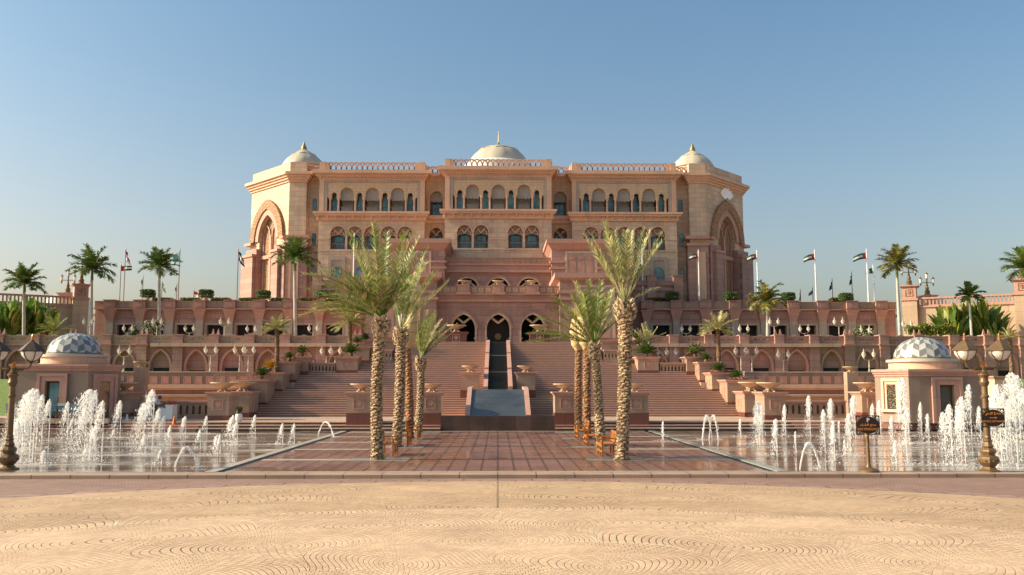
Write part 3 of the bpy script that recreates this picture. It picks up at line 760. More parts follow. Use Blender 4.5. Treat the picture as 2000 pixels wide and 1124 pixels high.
    bump(n, l, b, math_(n, l, 'SUBTRACT', math_(n, l, 'MULTIPLY', noise(n, l, 14, p, 3), .4), jm), .42, .03)
    return m
def pave(name, c1, c2, mort, bw, bh, rough, ms=.012, swap=False, bmp=.3, rvar=0.0, off=.5):
    m, n, l, b = newmat(name)
    p = pos(n); v = p
    if swap:
        mp = n.new('ShaderNodeMapping'); mp.inputs['Rotation'].default_value = (0, 0, R(90)); l.new(p, mp.inputs['Vector']); v = mp.outputs[0]
    br = n.new('ShaderNodeTexBrick'); l.new(v, br.inputs['Vector']); br.offset = off
    for k, x in (('Scale', 1), ('Mortar Size', ms), ('Mortar Smooth', .2), ('Brick Width', bw), ('Row Height', bh), ('Bias', 0)): br.inputs[k].default_value = x
    br.inputs['Color1'].default_value = (*c1, 1); br.inputs['Color2'].default_value = (*c2, 1); br.inputs['Mortar'].default_value = (*mort, 1)
    f = noise(n, l, .6, p, 6, .65)
    k = mixc(n, l, .8, br.outputs['Color'], mixc(n, l, ramp(n, l, f, .28, .72), (.72,)*3, (1.16,)*3), 'MULTIPLY')
    l.new(k, b.inputs['Base Color'])
    if rvar:
        g = noise(n, l, .25, p, 4, .6)
        x = n.new('ShaderNodeMapRange'); l.new(g, x.inputs[0]); x.inputs[1].default_value = .36; x.inputs[2].default_value = .62
        x.inputs[3].default_value = rough; x.inputs[4].default_value = rough+rvar; l.new(x.outputs[0], b.inputs['Roughness'])
    else: b.inputs['Roughness'].default_value = rough
    bump(n, l, b, math_(n, l, 'SUBTRACT', math_(n, l, 'MULTIPLY', f, .3), br.outputs['Fac']), bmp, .01)
    return m
M_road = road_mat()
M_brick = pave('herringbone_brick', (.27, .155, .11), (.34, .20, .145), (.13, .075, .055), .3, .12, .75, .012)
M_brick2 = pave('border_setts', (.29, .17, .125), (.33, .20, .15), (.12, .07, .055), 1.0, .5, .7, .03)
M_kerb = pave('kerb_stone', (.37, .245, .165), (.40, .27, .185), (.16, .10, .07), 1.15, 3.0, .55, .02)
M_plaza = pave('wet_red_paving', (.215, .11, .08), (.25, .13, .098), (.095, .05, .04), .52, .9, .14, .04, bmp=.12, rvar=.28, off=0)
M_band = plain('pale_grey_paving', (.40, .35, .28), .35, 0, .12, 1.5)
M_bandg = plain('grey_green_paving', (.27, .27, .235), .3, 0, .12, 1.5)
M_chan = plain('drain_channel', (.07, .055, .045), .4)
M_slot = plain('drain_slot', (.012, .014, .013), .7)
M_terr = pave('terrace_paving', (.50, .33, .23), (.54, .36, .25), (.25, .15, .10), .9, .9, .5, .02)
M_sand = plain('sand', (.52, .39, .26), .9, 0, .12, .3)
M_grass = plain('lawn_grass', (.12, .17, .025), .9, 0, .35, 5, .5)
def water_mat(name, deep, foam_sheen, rough=.06, bs=.12):
    m, n, l, b = newmat(name)
    p = pos(n)
    f = noise(n, l, 1.0, mapping(n, l, p, (.14, .5, 1)), 5, .65)
    g = noise(n, l, 2.2, mapping(n, l, p, (.6, 1.6, 1)), 4, .6)
    ff = math_(n, l, 'MULTIPLY', ramp(n, l, f, .44, .66), ramp(n, l, g, .28, .6))
    base = mixc(n, l, ramp(n, l, noise(n, l, .4, p, 3), .3, .7), sc(deep, .7), sc(deep, 1.35))
    base = mixc(n, l, math_(n, l, 'MULTIPLY', ff, .8), base, foam_sheen)  # pale streaks: foam, plus grey reflections put into the colour
    l.new(base, b.inputs['Base Color'])
    l.new(math_(n, l, 'ADD', rough, math_(n, l, 'MULTIPLY', ff, .4)), b.inputs['Roughness'])
    b.inputs['IOR'].default_value = 1.33
    b.inputs['Specular IOR Level'].default_value = .6
    h = noise(n, l, 1.0, mapping(n, l, p, (3.0, 7.0, 1)), 3, .55)
    bump(n, l, b, h, bs, .02)
    return m
M_water = water_mat('shallow_water', (.165, .115, .085), (.56, .51, .44))
M_chute = water_mat('chute_water', (.055, .06, .062), (.08, .09, .095), .13, .35)

sheet('ground', [(-900, -300), (900, -300), (900, 1600), (-900, 1600)], -.06, M_sand)
sheet('brick_border', [(-70, -10), (70, -10), (70, 27.16), (-70, 27.16)], -.006, M_brick)
o = MB()
for a, r in ((0, 22.5),):
    n = 160
    for i in range(n):
        a0, a1 = 2*math.pi*i/n, 2*math.pi*(i+1)/n
        f = lambda q, rr: (rr*math.cos(q), 4.3+rr*math.sin(q), 0.0)
        o.quad(f(a0, 22.02), f(a1, 22.02), f(a1, 22.62), f(a0, 22.62))
o = o.build('sett_border', M_brick2); o['kind'] = 'structure'
sheet('road', circ(0, 4.3, 22.02, 160), 0, M_road)
kb_ = MB(); kb_.prismx([(27.16, -.05), (27.16, .10), (27.18, .12), (27.78, .12), (27.78, -.05)], -75, 75); o = kb_.build('kerb', M_kerb); o['kind'] = 'structure'
sheet('plaza', [(-8.35, 27.78), (8.35, 27.78), (8.35, 51.78), (-8.35, 51.78)], .12, M_plaza, thick=.2)
bm_ = MB()
for y in (32.35, 37.4, 41.9, 46.1, 50.2):
    for s in (-1, 1):
        a, b = sorted((s*5.25, s*8.34)); bm_.box(a, b, y-.28, y+.28, .1, .124)
bm_.box(-8.34, 8.34, 51.2, 51.5, .1, .1245); bm_.box(-8.34, 8.34, 27.8, 28.05, .1, .1245)
o = bm_.build('paving_band', M_band); o['kind'] = 'structure'
bm_ = MB()
for y in (32.35, 37.4, 41.9, 46.6): bm_.box(-3.14, 3.14, y-.06, y+.06, .1, .1235)
o = bm_.build('dark_paving_strip', M_dgran); o['kind'] = 'structure'
bm_ = MB()
for y in (32.35, 38.8, 44.8, 50.1):
    for s in (-1, 1):
        a, b = sorted((s*3.15, s*5.24)); bm_.box(a, b, y-.55, y+.55, .1, .128)
o = bm_.build('tree_surround', M_bandg); o['kind'] = 'structure'
for s in (-1, 1):
    a, b = sorted((s*8.92, s*60))
    o = sheet('fountain_basin', [(a, 28.0), (b, 28.0), (b, 51.75), (a, 51.75)], .115, M_water, thick=.2)
    m = MB(); a, b = sorted((s*8.60, s*8.92)); c, d = sorted((s*8.35, s*8.60))
    m.box(a, b, 27.78, 51.7, -.05, .135); m.box(min(s*8.35, s*60), max(s*8.35, s*60), 27.78, 27.86, -.05, .124)
    o = m.build('basin_edge', M_bandg if s > 0 else M_band); o['kind'] = 'structure'
    m = MB(); m.box(c, d, 27.9, 51.7, -.05, .10); m.box(min(s*8.60, s*60), max(s*8.60, s*60), 27.86, 28.0, -.05, .105)
    o = m.build('drain_slot', M_slot); o['kind'] = 'structure'

for s in (-1, 1):
    m = MB()
    for y in (29.4, 31.2, 33.4, 36.2, 39.6, 43.6, 47.8):
        a, b = sorted((s*8.9, s*60)); m.box(a, b, y-.018-.0004*y, y+.018+.0004*y, .1, .119)
    o = m.build('drain_channel', M_chan); o['kind'] = 'structure'
# ------------------------------------------------------------------ terraces and the great stairs
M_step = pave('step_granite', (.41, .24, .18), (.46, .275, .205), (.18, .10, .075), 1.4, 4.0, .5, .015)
M_riser = plain('shadow_pink_riser', (.32, .18, .14), .55, 0, .12, 2)  # darker than the treads: riser shade is put into the colour
M_nose = plain('lit_step_edge', (.58, .38, .27), .5, 0, .1)  # edges paler than the treads, their lit lines put into the colour
def flight(mb, x0, x1, y0, z0, n, rise, tread, nb, ri=0):
    for i in range(n):
        mb.mi = ri
        y, z = y0+tread*i, z0+rise*i
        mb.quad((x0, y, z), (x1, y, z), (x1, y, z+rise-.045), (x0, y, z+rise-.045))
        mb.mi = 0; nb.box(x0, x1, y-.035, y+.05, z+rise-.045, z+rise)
        mb.quad((x0, y+.05, z+rise-.002), (x1, y+.05, z+rise-.002), (x1, y+tread+.02, z+rise-.002), (x0, y+tread+.02, z+rise-.002))
    return y0+tread*n, z0+rise*n
low = MB(); lown = MB()
for s in (-1, 1):
    for a, b, ri in ((3.3, 17.2, 1), (17.2, 60, 2)):
        a, b = sorted((s*a, s*b)); flight(low, a, b, 51.8, .12, 3, .16, .5, lown, ri)
low.box(-60, 60, 53.3, 62, -.05, .598)
t = empty('lower_steps', (0, 51.8, .12), 'three wide low pink steps rising from the fountain pools to the landing', 'steps')
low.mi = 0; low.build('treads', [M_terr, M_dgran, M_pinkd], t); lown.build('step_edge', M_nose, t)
st = empty('grand_staircase', (0, 61, .6), 'broad pink granite staircase climbing from the landing to the palace entrance', 'staircase')
mb, nb = MB(), MB()
FL = [(61, .6, 12, .15, 4.1/12), (66.1, 2.4, 13, .15, 4.4/13), (71.5, 4.35, 13, .15, 4.4/13)]
HWS = [[(0, 16.6)], [(0, 15.4)], [(0, 10.5)]]
for (y0, z0, n, r_, td), hw in zip(FL, (16.6, 15.2, 8.4)):
    for s in (-1, 1):
        a, b = sorted((s*.99, s*hw))
        if y0 > 71:
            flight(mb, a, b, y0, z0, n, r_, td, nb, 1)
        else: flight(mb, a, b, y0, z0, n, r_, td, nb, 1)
for s in (-1, 1):
    a, b = sorted((s*1.15, s*16)); mb.box(a, b, 65.09, 66.12, 0, 2.396)
    a, b = sorted((s*1.15, s*15)); mb.box(a, b, 70.49, 71.52, 0, 4.346)
mb.box(-9, 9, 75.89, 78, 0, 6.296)
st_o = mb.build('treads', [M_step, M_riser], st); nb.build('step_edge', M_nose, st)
sheet('terrace', [(-30, 77.9), (30, 77.9), (30, 97), (-30, 97)], 6.295, M_terr, thick=.3)

# water chute and cascade in the middle of the stairs
cas = empty('water_cascade', (0, 52.3, .12), 'dark stepped water cascade running down the middle of the stairs into a sloping chute', 'cascade')
m = MB(); m.box(-3.3, 3.3, 52.3, 52.75, -.05, .95); m.build('front_wall', M_dgran, cas)
m = MB(); m.add([(-1.64, 52.75, .9), (1.64, 52.75, .9), (1.64, 57.0, 2.42), (-1.64, 57.0, 2.42), (1.64, 61.5, 2.44), (-1.64, 61.5, 2.44)], [(0, 1, 2, 3), (3, 2, 4, 5)])
m.build('chute_water', M_chute, cas)
m = MB()
for s in (-1, 1):
    a, b = sorted((s*1.64, s*1.92)); m.prismx([(52.75, .4), (52.75, 1.0), (57.0, 2.56), (61.5, 2.62), (61.5, .4)], a, b)
    a, b = sorted((s*.7, s*1.0))
    for (y0, z0, y1, z1) in ((61.5, 2.62, 66.2, 3.85), (66.2, 3.98, 71.2, 5.2), (71.2, 5.3, 76.2, 6.5)):
        m.prismx([(y0, z0-1.5), (y0, z0), (y1, z1), (y1, z0-1.5)], a, b)
m.build('coping', M_peachd, cas)
m = MB()
for (y0, z0, y1, z1) in ((61.5, 2.3, 66.2, 3.62), (66.2, 3.7, 71.2, 5.0), (71.2, 5.06, 76.2, 6.28)):
    n = 14
    for i in range(n):
        y, z = y0+(y1-y0)*i/n, z0+(z1-z0)*i/n; dz = (z1-z0)/n; dy = (y1-y0)/n
        m.quad((-.72, y, z), (.72, y, z), (.72, y, z+dz), (-.72, y, z+dz)); m.quad((-.72, y, z+dz), (.72, y, z+dz), (.72, y+dy, z+dz), (-.72, y+dy, z+dz))
m.build('cascade_steps', plain('black_wet_granite', (.014, .016, .014), .55), cas)
m = MB()
for y, z in ((66.18, 3.66), (71.18, 5.03)): m.box(-.7, .7, y-.03, y, z-.02, z+.02)
m.build('water_lip', M_grey, cas)
for sgn in (-1, 1):       # inner return walls beside the chute
    pass

# side fill behind planters
fill = MB()
for s in (-1, 1):
    a, b = sorted((s*15.0, s*42)); fill.box(a, b, 66.4, 79, -.05, 2.9)
    a, b = sorted((s*8.41, s*15.6)); fill.box(a, b, 71.0, 79, -.05, 4.3)
o = fill.build('terrace', M_terr); o['kind'] = 'structure'
for s in (-1, 1):
    a, b = sorted((s*8.6, s*60)); sheet('terrace', [(a, 79.2), (b, 79.2), (b, 95.2), (a, 95.2)], 6.15, M_terr, thick=.3)
    sheet('terrace', [(min(s*18, s*43), 95.5), (max(s*18, s*43), 95.5), (max(s*18, s*43), 130), (min(s*18, s*43), 130)], 10.2, M_terr, thick=.3)
for s in (-1, 1):   # lawns sloping up outside the kiosks
    m = MB(); a, b = sorted((s*27.6, s*60))
    m.add([(a, 56, .6), (b, 56, .6), (b, 66, 3.1), (a, 66, 3.1), (b, 79, 3.2), (a, 79, 3.2)], [(0, 1, 2, 3), (3, 2, 4, 5)])
    o = m.build('lawn', M_grass); o['kind'] = 'structure'

# ------------------------------------------------------------------ stone furniture
def emblem(mb, xc, zc_, y, s, rays=5):
    mb.box(xc-s, xc-s+.05, y-.045, y, zc_-s, zc_+s); mb.box(xc+s-.05, xc+s, y-.045, y, zc_-s, zc_+s)
    mb.box(xc-s+.05, xc+s-.05, y-.045, y, zc_-s, zc_-s+.05); mb.box(xc-s+.05, xc+s-.05, y-.045, y, zc_+s-.05, zc_+s)
    for k in range(rays):
        a = R(-50+100*k/(rays-1)); x1, z1 = xc+s*.8*math.sin(a)*1.0, zc_-s*.6+s*1.25*math.cos(a)
        x0, z0 = xc, zc_-s*.6; q = Vector((math.cos(a), 0, -math.sin(a)))*.045
        mb.add([(x0-q.x*.4, y-.03, z0), (x0+q.x*.4, y-.03, z0), (x1+q.x, y-.035, z1+q.z), (x1-q.x, y-.035, z1-q.z)], [(0, 1, 2, 3)])
def pedestal(name, x0, x1, y0, y1, zb_, zt, hb, label, cat, group, body, panel=True, side=0, cap_m=None):
    r = empty(name, ((x0+x1)/2, y0, zb_), label, cat, group)
    m = MB(); m.box(x0, x1, y0, y1, zb_+hb, zt-.22); m.build('body', body, r)
    m = MB(); m.box(x0-.03, x1+.03, y0-.03, y1+.03, zb_-.2, zb_+hb); m.build('base', M_red, r)
    m = MB(); m.taper(x0-.02, x1+.02, y0-.02, y1+.02, zt-.22, zt-.08, .10); m.box(x0-.16, x1+.16, y0-.16, y1+.16, zt-.08, zt); m.build('cap', cap_m or M_peachd, r)
    if panel:
        m = MB(); s = min(.32, (x1-x0)*.25); emblem(m, (x0+x1)/2, (zb_+hb+zt-.22)/2+.05, y0, s); m.build('emblem_panel', M_peachd, r)
    if side:
        x = x0 if side < 0 else x1; d = -.03 if side < 0 else .03
        m = MB(); yc = (y0+y1)/2; z0, z1 = zb_+hb+.25, zt-.45
        for q in ((yc-.35, yc-.29), (yc+.29, yc+.35)): m.box(min(x, x+d), max(x, x+d), q[0], q[1], z0, z1)
        m.box(min(x, x+d), max(x, x+d), yc-.29, yc+.29, z0, z0+.06); m.box(min(x, x+d), max(x, x+d), yc-.29, yc+.29, z1-.06, z1); m.build('side_panel', M_peachd, r)
    return r
M_bowl = plain('bowl_stone', (.52, .385, .245), .6, 0, .12, 3)
def bowl(x, y, z, r, label, group='stone bowls on pedestals'):
    o = empty('stone_bowl', (x, y, z), label, 'bowl', group)
    h = r*.72
    m = MB(); m.lathe([(r*.2, z+h*.35), (r*.34, z+h*.42), (r*.7, z+h*.68), (r*.92, z+h*.86), (r, z+h*.9), (r, z+h), (r*.92, z+h), (r*.82, z+h*.88), (r*.3, z+h*.66), (.02, z+h*.62)], x, y, 28)
    m.build('dish', M_bowl, o, 35)
    m = MB()
    m.lathe([(r*.22, z+h*.12), (r*.12, z+h*.22), (r*.2, z+h*.36)], x, y, 12)
    for k in range(5):
        a = 2*math.pi*k/5+.3; c, s = math.cos(a), math.sin(a)
        m.tube([(x+c*r*.08, y+s*r*.08, z+h*.3), (x+c*r*.26, y+s*r*.26, z+h*.22), (x+c*r*.36, y+s*r*.36, z+h*.06), (x+c*r*.5, y+s*r*.5, z+h*.05)], [r*.06, r*.06, r*.05, r*.06], 6)
    m.build('claw_feet', M_bowl, o, 40)
    return o
side_n = {-1: 'left', 1: 'right'}
GB = 'stone bowls on pedestals'
for s in (-1, 1):
    S = side_n[s]; far = {-1: 'right', 1: 'left'}[s]
    for (a, b, nm) in ((7.32, 8.72, 'outer'), (3.3, 4.5, 'inner')):
        x0, x1 = sorted((s*a, s*b))
        pedestal('stone_pedestal', x0, x1, 52.3, 54.0, .12, 2.33, 1.0, f'tall tan pedestal with dark red base, {nm} one behind the {S} palm row', 'pedestal', 'front pedestals', M_brown)
        bowl((x0+x1)/2, 53.1, 2.33, .66, f'wide stone bowl on the {nm} pedestal behind the {S} palm row')
    x0, x1 = sorted((s*1.34, s*2.62)); pedestal('stone_pedestal', x0, x1, 63.6, 65, 2.0, 3.63, .35, f'small tan stone pedestal on the stairs just {S} of the dark water cascade', 'pedestal', 'cascade pedestals', M_brown, False)
    bowl((x0+x1)/2, 64.3, 3.63, .62, f'stone bowl on the small pedestal just {S} of the water cascade')
    x0, x1 = sorted((s*2.72, s*4.45)); pedestal('stone_pedestal', x0, x1, 76.6, 78, 6.29, 7.22, .0, f'red granite pedestal at the stair top in front of the {S} entrance arch', 'pedestal', 'entrance pedestals', M_red, True, 0, M_red)
    bowl((x0+x1)/2, 77.3, 7.22, .85, f'stone bowl on the red pedestal before the {S} entrance arch')
    x0, x1 = sorted((s*16.3, s*17.6)); pedestal('stone_pedestal', x0, x1, 55, 57, .28, 2.3, .6, f'carved tan pedestal nearest the pool at the {S} edge of the stairs', 'pedestal', 'stair edge pedestals', M_brown)
    bowl((x0+x1)/2, 56, 2.3, .82, f'big stone bowl on the front pedestal at the {S} edge of the stairs')
    x0, x1 = sorted((s*16.35, s*17.8)); pedestal('stone_pedestal', x0, x1, 59.6, 61.9, .6, 2.3, .3, f'tan pedestal set further back at the {S} foot of the stairs, behind the front one', 'pedestal', 'stair edge pedestals', M_brown, False, -s)
    bowl((x0+x1)/2, 60.6, 2.3, .86, f'stone bowl on the rear pedestal at the {S} foot of the stairs')
    x0, x1 = sorted((s*22.3, s*23.6)); pedestal('stone_pedestal', x0, x1, 55, 56.6, .6, 2.31, .45, f'tan stone pedestal standing next to the {S} domed kiosk', 'pedestal', 'kiosk pedestals', M_brown)
    bowl((x0+x1)/2, 55.8, 2.31, .80, f'stone bowl on the pedestal next to the {S} domed kiosk')
    bowl(s*23.05, 58.5, 3.55 if s > 0 else 3.85, .5, f'small stone bowl behind the dome of the {S} kiosk')
    pm = MB(); pm.box(s*23.05-.35, s*23.05+.35, 58.2, 58.8, .6, 3.55 if s > 0 else 3.85); tag(pm.build('stone_post', M_brown, None, 0, (s*23.05, 58.5, .6)), f'plain stone post carrying a small bowl behind the {S} kiosk', 'post')
    for o in (-67.5, 0, 67.5):
        if s > 0 or o != 0 or True:
            if s < 0: continue
            bowl(o*ka, YA-.2, za(557.5), .55, {-67.5: 'stone bowl on the left pedestal of the porch balcony', 0: 'stone bowl on the middle pedestal of the porch balcony', 67.5: 'stone bowl on the right pedestal of the porch balcony'}[o])
    # stepped planters
    pls = [(15.93, 18.1, 62.4, 64.6, 1.21, 3.08, 'lowest'), (15.42, 17.5, 64.7, 66.8, 2.1, 3.61, 'second lowest'), (15.02, 16.9, 66.9, 68.4, 2.76, 4.43, 'third'),
           (14.42, 16.3, 68.45, 70.2, 3.42, 4.86, 'fourth'), (10.73, 12.33, 68.8, 70.4, 3.5, 4.87, 'fifth'), (10.2, 12.0, 71.2, 73, 4.32, 5.75, 'sixth'), (8.5, 11.4, 73.6, 75.5, 5.2, 6.35, 'topmost')]
    for (a, b, y0, y1, z0, z1, nm) in pls:
        x0, x1 = sorted((s*a, s*b))
        pedestal('stone_planter', x0, x1, y0, y1, z0, z1, .32, f'{nm} stone planter stepping up the {S} side of the stairs', 'planter', 'stepped planters', M_brown, nm == 'fifth', -s if nm in ('lowest', 'second lowest', 'third') else 0)
        sm = MB(); sm.box(x0+.06, x1-.06, y0+.06, y1-.06, z1-.3, z1+.012); 
        so = sm.build('soil', plain('soil', (.06, .04, .028), .95, 0, .3, 6, .6) if 'soil' not in bpy.data.materials else bpy.data.materials['soil'], [c for c in bpy.data.objects if c.name.startswith('stone_planter') and c.type == 'EMPTY'][-1])

M_mott = stone('mottled_granite', (.24, .165, .125), 1.7, 1.3, .85, .55, .3)
def balustrade(x0, x1, y, z0, z1, n, label, group='stone balustrades', mat=None, holes=True, th=.3):
    r = empty('balustrade', ((x0+x1)/2, y, z0), label, 'balustrade', group)
    m = MB(); h = z1-z0; w_ = (x1-x0)/n
    ops = [(x0+w_*(k+.5), w_*.42, z0+h*.26, z0+h*.62, min(h*.2, w_*.4), 'point') for k in range(n)]
    arch_wall(m, x0, x1, z0, z1-.12, ops, y, th, 6)
    m.M = Matrix.Translation((0, 2*y+th, 0)) @ Matrix.Scale(-1, 4, (0, 1, 0))
    if holes: arch_wall(m, x0, x1, z0, z1-.12, ops, y, .02, 6)
    else: m.box(x0, x1, y-.02, y+.06, z0, z1-.12)
    m.M = None
    m.build('pierced_panel', mat or M_brown, r)
    m = MB(); m.box(x0-.03, x1+.03, y-.09, y+th+.09, z1-.12, z1); m.build('handrail', M_peachd, r)
    m = MB(); m.box(x0, x1, y-.05, y+th+.05, z0-.3, z0+h*.14); m.build('plinth', mat or M_brown, r)
    return r
for s in (-1, 1):
    S = side_n[s]
    a, b = sorted((s*12.45, s*14.3)); balustrade(a, b, 68.9, 3.45, 4.42, 7, f'pierced stone balustrade between two planters halfway up the {S} side of the stairs')
    a, b = sorted((s*4.6, s*6.4)); balustrade(a, b, 76.9, 6.29, 7.05, 7, f'pierced stone balustrade beside the red pedestal at the {S} of the stair top')
    a, b = sorted((s*8.45, s*10.1)); balustrade(a, b, 71.6, 4.4, 5.5, 6, f'dark pierced balustrade behind the {S} palm trunks on the upper stairs')
    a, b = sorted((s*17.9, s*22.3)); balustrade(a, b, 57.6, .6, 1.72, 11, f'long low arched balustrade between pedestals on the {S} landing', 'stone balustrades', M_brown, False)
    # retaining walls behind it
    a, b = sorted((s*17.2, s*27.5))
    w_ = empty('retaining_wall', ((a+b)/2, 61.5, .6), f'low pink retaining wall with a long pale ledge behind the {S} balustrade', 'wall', 'retaining walls')
    m = MB(); m.box(a, b, 61.6, 66.2, .5, 2.45); m.build('body', M_pink, w_)
    m = MB(); m.box(a, b, 61.25, 66.2, 2.5, 2.76); m.box(a, b, 61.4, 62, 2.38, 2.5); m.box(a, b, 60.5, 61.6, 1.95, 2.08); m.box(a, b, 60.8, 61.6, .5, 1.95); m.build('ledge', M_peach, w_)
    w_ = empty('panelled_wall', ((a+b)/2, 66, 2.5), f'mottled stone wall with a row of square carved panels {"left" if s < 0 else "right"} of the stairs', 'wall', 'panelled walls')
    x0, x1 = sorted((s*18.2, s*28.0))
    m = MB(); m.box(x0, x1, 66.2, 66.6, 2.4, 3.62); m.build('body', M_mott, w_)
    m = MB(); m.box(x0, x1, 66.1, 66.7, 3.62, 3.70); m.build('coping', M_grey, w_)
    n = 12
    for k in range(n):
        m = MB(); xc = x0+(x1-x0)*(k+.5)/n; emblem(m, xc, 3.08, 66.2, .27, 5); m.box(xc-.21, xc+.21, 66.185, 66.2, 2.87, 3.29); m.build('carved_panel', M_peachd, w_)

# arcaded terrace wall
def arcade_wall(s):
    S = side_n[s]; Y = 78.5; k = XO(1, Y, 680); z = lambda y: ZZ(y, Y)
    r = empty('arcade_wall', (s*30, Y, 2.9), f'long rose terrace wall of pointed arches running {S} from the stairs', 'wall', 'arcaded terrace walls')
    sp = 69*k; xs = [(482-69*3)*k + sp*i for i in range(14)]
    m = MB(); x0, x1 = xs[0]-.5, xs[-1]+.5
    ops = [(s*(a+sp/2), 43*k, 2.8, z(717), z(683)-z(717), 'point') for a in xs[:-1]]
    a, b = sorted((s*x0, s*x1)); arch_wall(m, a, b, 2.8, z(674), ops, Y, .3)
    m.box(a, b, Y+.31, Y+1, 2.8, z(674)); m.build('wall', M_pinkd, r)
    for i, (xc, w_, zs0, zsp, h, kd) in enumerate(ops):
        q = MB(); arch_ring(q, xc, zsp, w_-.24, h-.12, 'point', .2, Y-.12, Y+.28, zsp-2.8, 14); q.build('arch_moulding', M_peachd, r)
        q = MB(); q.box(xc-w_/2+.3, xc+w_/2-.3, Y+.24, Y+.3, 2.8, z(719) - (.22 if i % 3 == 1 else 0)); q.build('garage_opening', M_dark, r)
        q = MB(); q.box(xc-w_/2+.2, xc+w_/2-.2, Y+.19, Y+.305, z(719)+.01, z(719)+.1); q.build('lintel', M_pinkd, r)
    for i, a in enumerate(xs):
        c = s*a
        q = MB(); q.box(c-.42, c+.42, Y-.35, Y+.9, 2.8, z(683)); q.box(c-.46, c+.46, Y-.4, Y+.95, z(683), z(681)); q.box(c-.42, c+.42, Y-.36, Y+.9, z(681), z(676.5))
        q.box(c-.40, c+.40, Y-.3, Y+.8, z(673), z(655.5)); q.build('pier', M_pinkd, r)
        q = MB(); q.taper(c-.44, c+.44, Y-.38, Y+.92, z(676.5), z(673.5), .1); q.box(c-.55, c+.55, Y-.5, Y+1.0, z(673.5), z(672.5)); q.box(c-.46, c+.46, Y-.36, Y+.86, z(655.5), z(654)); q.build('pier_cap', M_peachd, r)
        if i % 2 == 0:
            for d in (-.22, .22):
                q = MB(); q.lathe([(.19, z(654)), (.19, z(654)+.08), (.15, z(654)+.1), (.02, z(654)+.52)], c+d, Y+.2, 4, math.pi/4); q.build('obelisk', M_pinkd, r)
        if i < len(xs)-1:
            xa, xb = sorted((c+s*.4, s*xs[i+1]-s*.4)); xm = (xa+xb)/2
            q = MB(); z0, z1 = z(672.5), z(657)
            ops2 = [(xm+o*.17, .12, z0+.38, z0+.38, .13, 'round') for o in (-3.4, -2.4, -1.2, 1.2, 2.4, 3.4)]
            arch_wall(q, xa, xb, z0, z1, ops2, Y, .22, 6); q.prism([(xa, z1), (xm-.4, z1), (xm, z1+.14), (xm+.4, z1), (xb, z1)], Y-.03, Y+.25)
            q.box(xa, xb, Y-.05, Y+.27, z1-.05, z1+.03); q.build('parapet', M_brown if s < 0 else M_pink, r)
            q = MB(); q.box(xa, xb, Y-.12, Y+.55, z(675), z0+.002); q.build('cornice', M_peachd, r)
arcade_wall(-1); arcade_wall(1)
# upper terrace wall
def upper_wall(s):
    S = side_n[s]; Y = 95.0; k = XO(1, Y, 620); z = lambda y: ZZ(y, Y)
    r = empty('upper_terrace_wall', (s*30, Y, 6.15), f'upper terrace wall with tapered pilasters and dark openings {S} of the palace entrance', 'wall', 'upper terrace walls')
    xs = [(751-57.6*i)*k for i in range(9)]
    x1 = 782*k; m = MB(); a, b = sorted((s*xs[-1], s*x1))
    ops = [(s*(p+q)/2, 1.75, 6.2, z(636), .02, 'rect') for p, q in zip(xs, xs[1:])]
    arch_wall(m, a, b, 6.15, z(606), ops, Y, .6); m.box(a, b, Y+.6, Y+.9, 6.15, z(606)); m.build('wall', M_pinkd, r)
    for (xc, w_, zz, zsp, h, kd) in ops:
        q = MB(); q.box(xc-w_/2-.25, xc-w_/2, Y-.06, Y, 6.2, zsp+.25); q.box(xc+w_/2, xc+w_/2+.25, Y-.06, Y, 6.2, zsp+.25); q.box(xc-w_/2, xc+w_/2, Y-.06, Y, zsp+.02, zsp+.25); q.build('opening_frame', M_grey, r)
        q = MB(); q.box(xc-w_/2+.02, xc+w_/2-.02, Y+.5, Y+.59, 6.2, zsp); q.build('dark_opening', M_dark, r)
        q = MB(); q.box(xc-1.0, xc+1.0, Y-.05, Y, z(623), z(609)); q.build('blank_panel', M_pink, r)
    for i, p in enumerate(xs):
        c = s*p
        q = MB(); q.box(c-.36, c+.36, Y-.35, Y+.3, 6.15, z(628)); q.build('pilaster', M_grey, r)
        q = MB()
        for j, (y0, y1, g) in enumerate(((628, 622, .36), (622, 616, .44), (616, 610, .52), (610, 606, .62))):
            q.taper(c-g, c+g, Y-.35-(g-.36), Y+.3, z(y0), z(y1), .06)
        q.build('corbel', M_peachd, r)
        q = MB(); q.box(c-.6, c+.6, Y-.55, Y+.5, z(603.5), z(589)); q.box(c-.68, c+.68, Y-.63, Y+.58, z(589), z(587.5)); q.box(c-.3, c+.3, Y-.58, Y-.55, z(600), z(592)); q.build('parapet_pier', M_pinkd, r)
    q = MB(); q.box(a, b, Y-.45, Y+.9, z(606)+.002, z(603.5)); q.build('cornice', M_peachd, r)
    q = MB(); q.box(a, b, Y-.2, Y+.2, z(603.5)+.003, z(591)); q.box(a, b, Y-.28, Y+.28, z(591), z(589.6))
    for p, p2 in zip(xs, xs[1:]):
        u, v = sorted((s*p, s*p2)); frieze_panels(q, u+.6, v-.6, Y-.2, z(603), z(591), 3)
    q.build('parapet', M_brown, r)
upper_wall(-1); upper_wall(1)

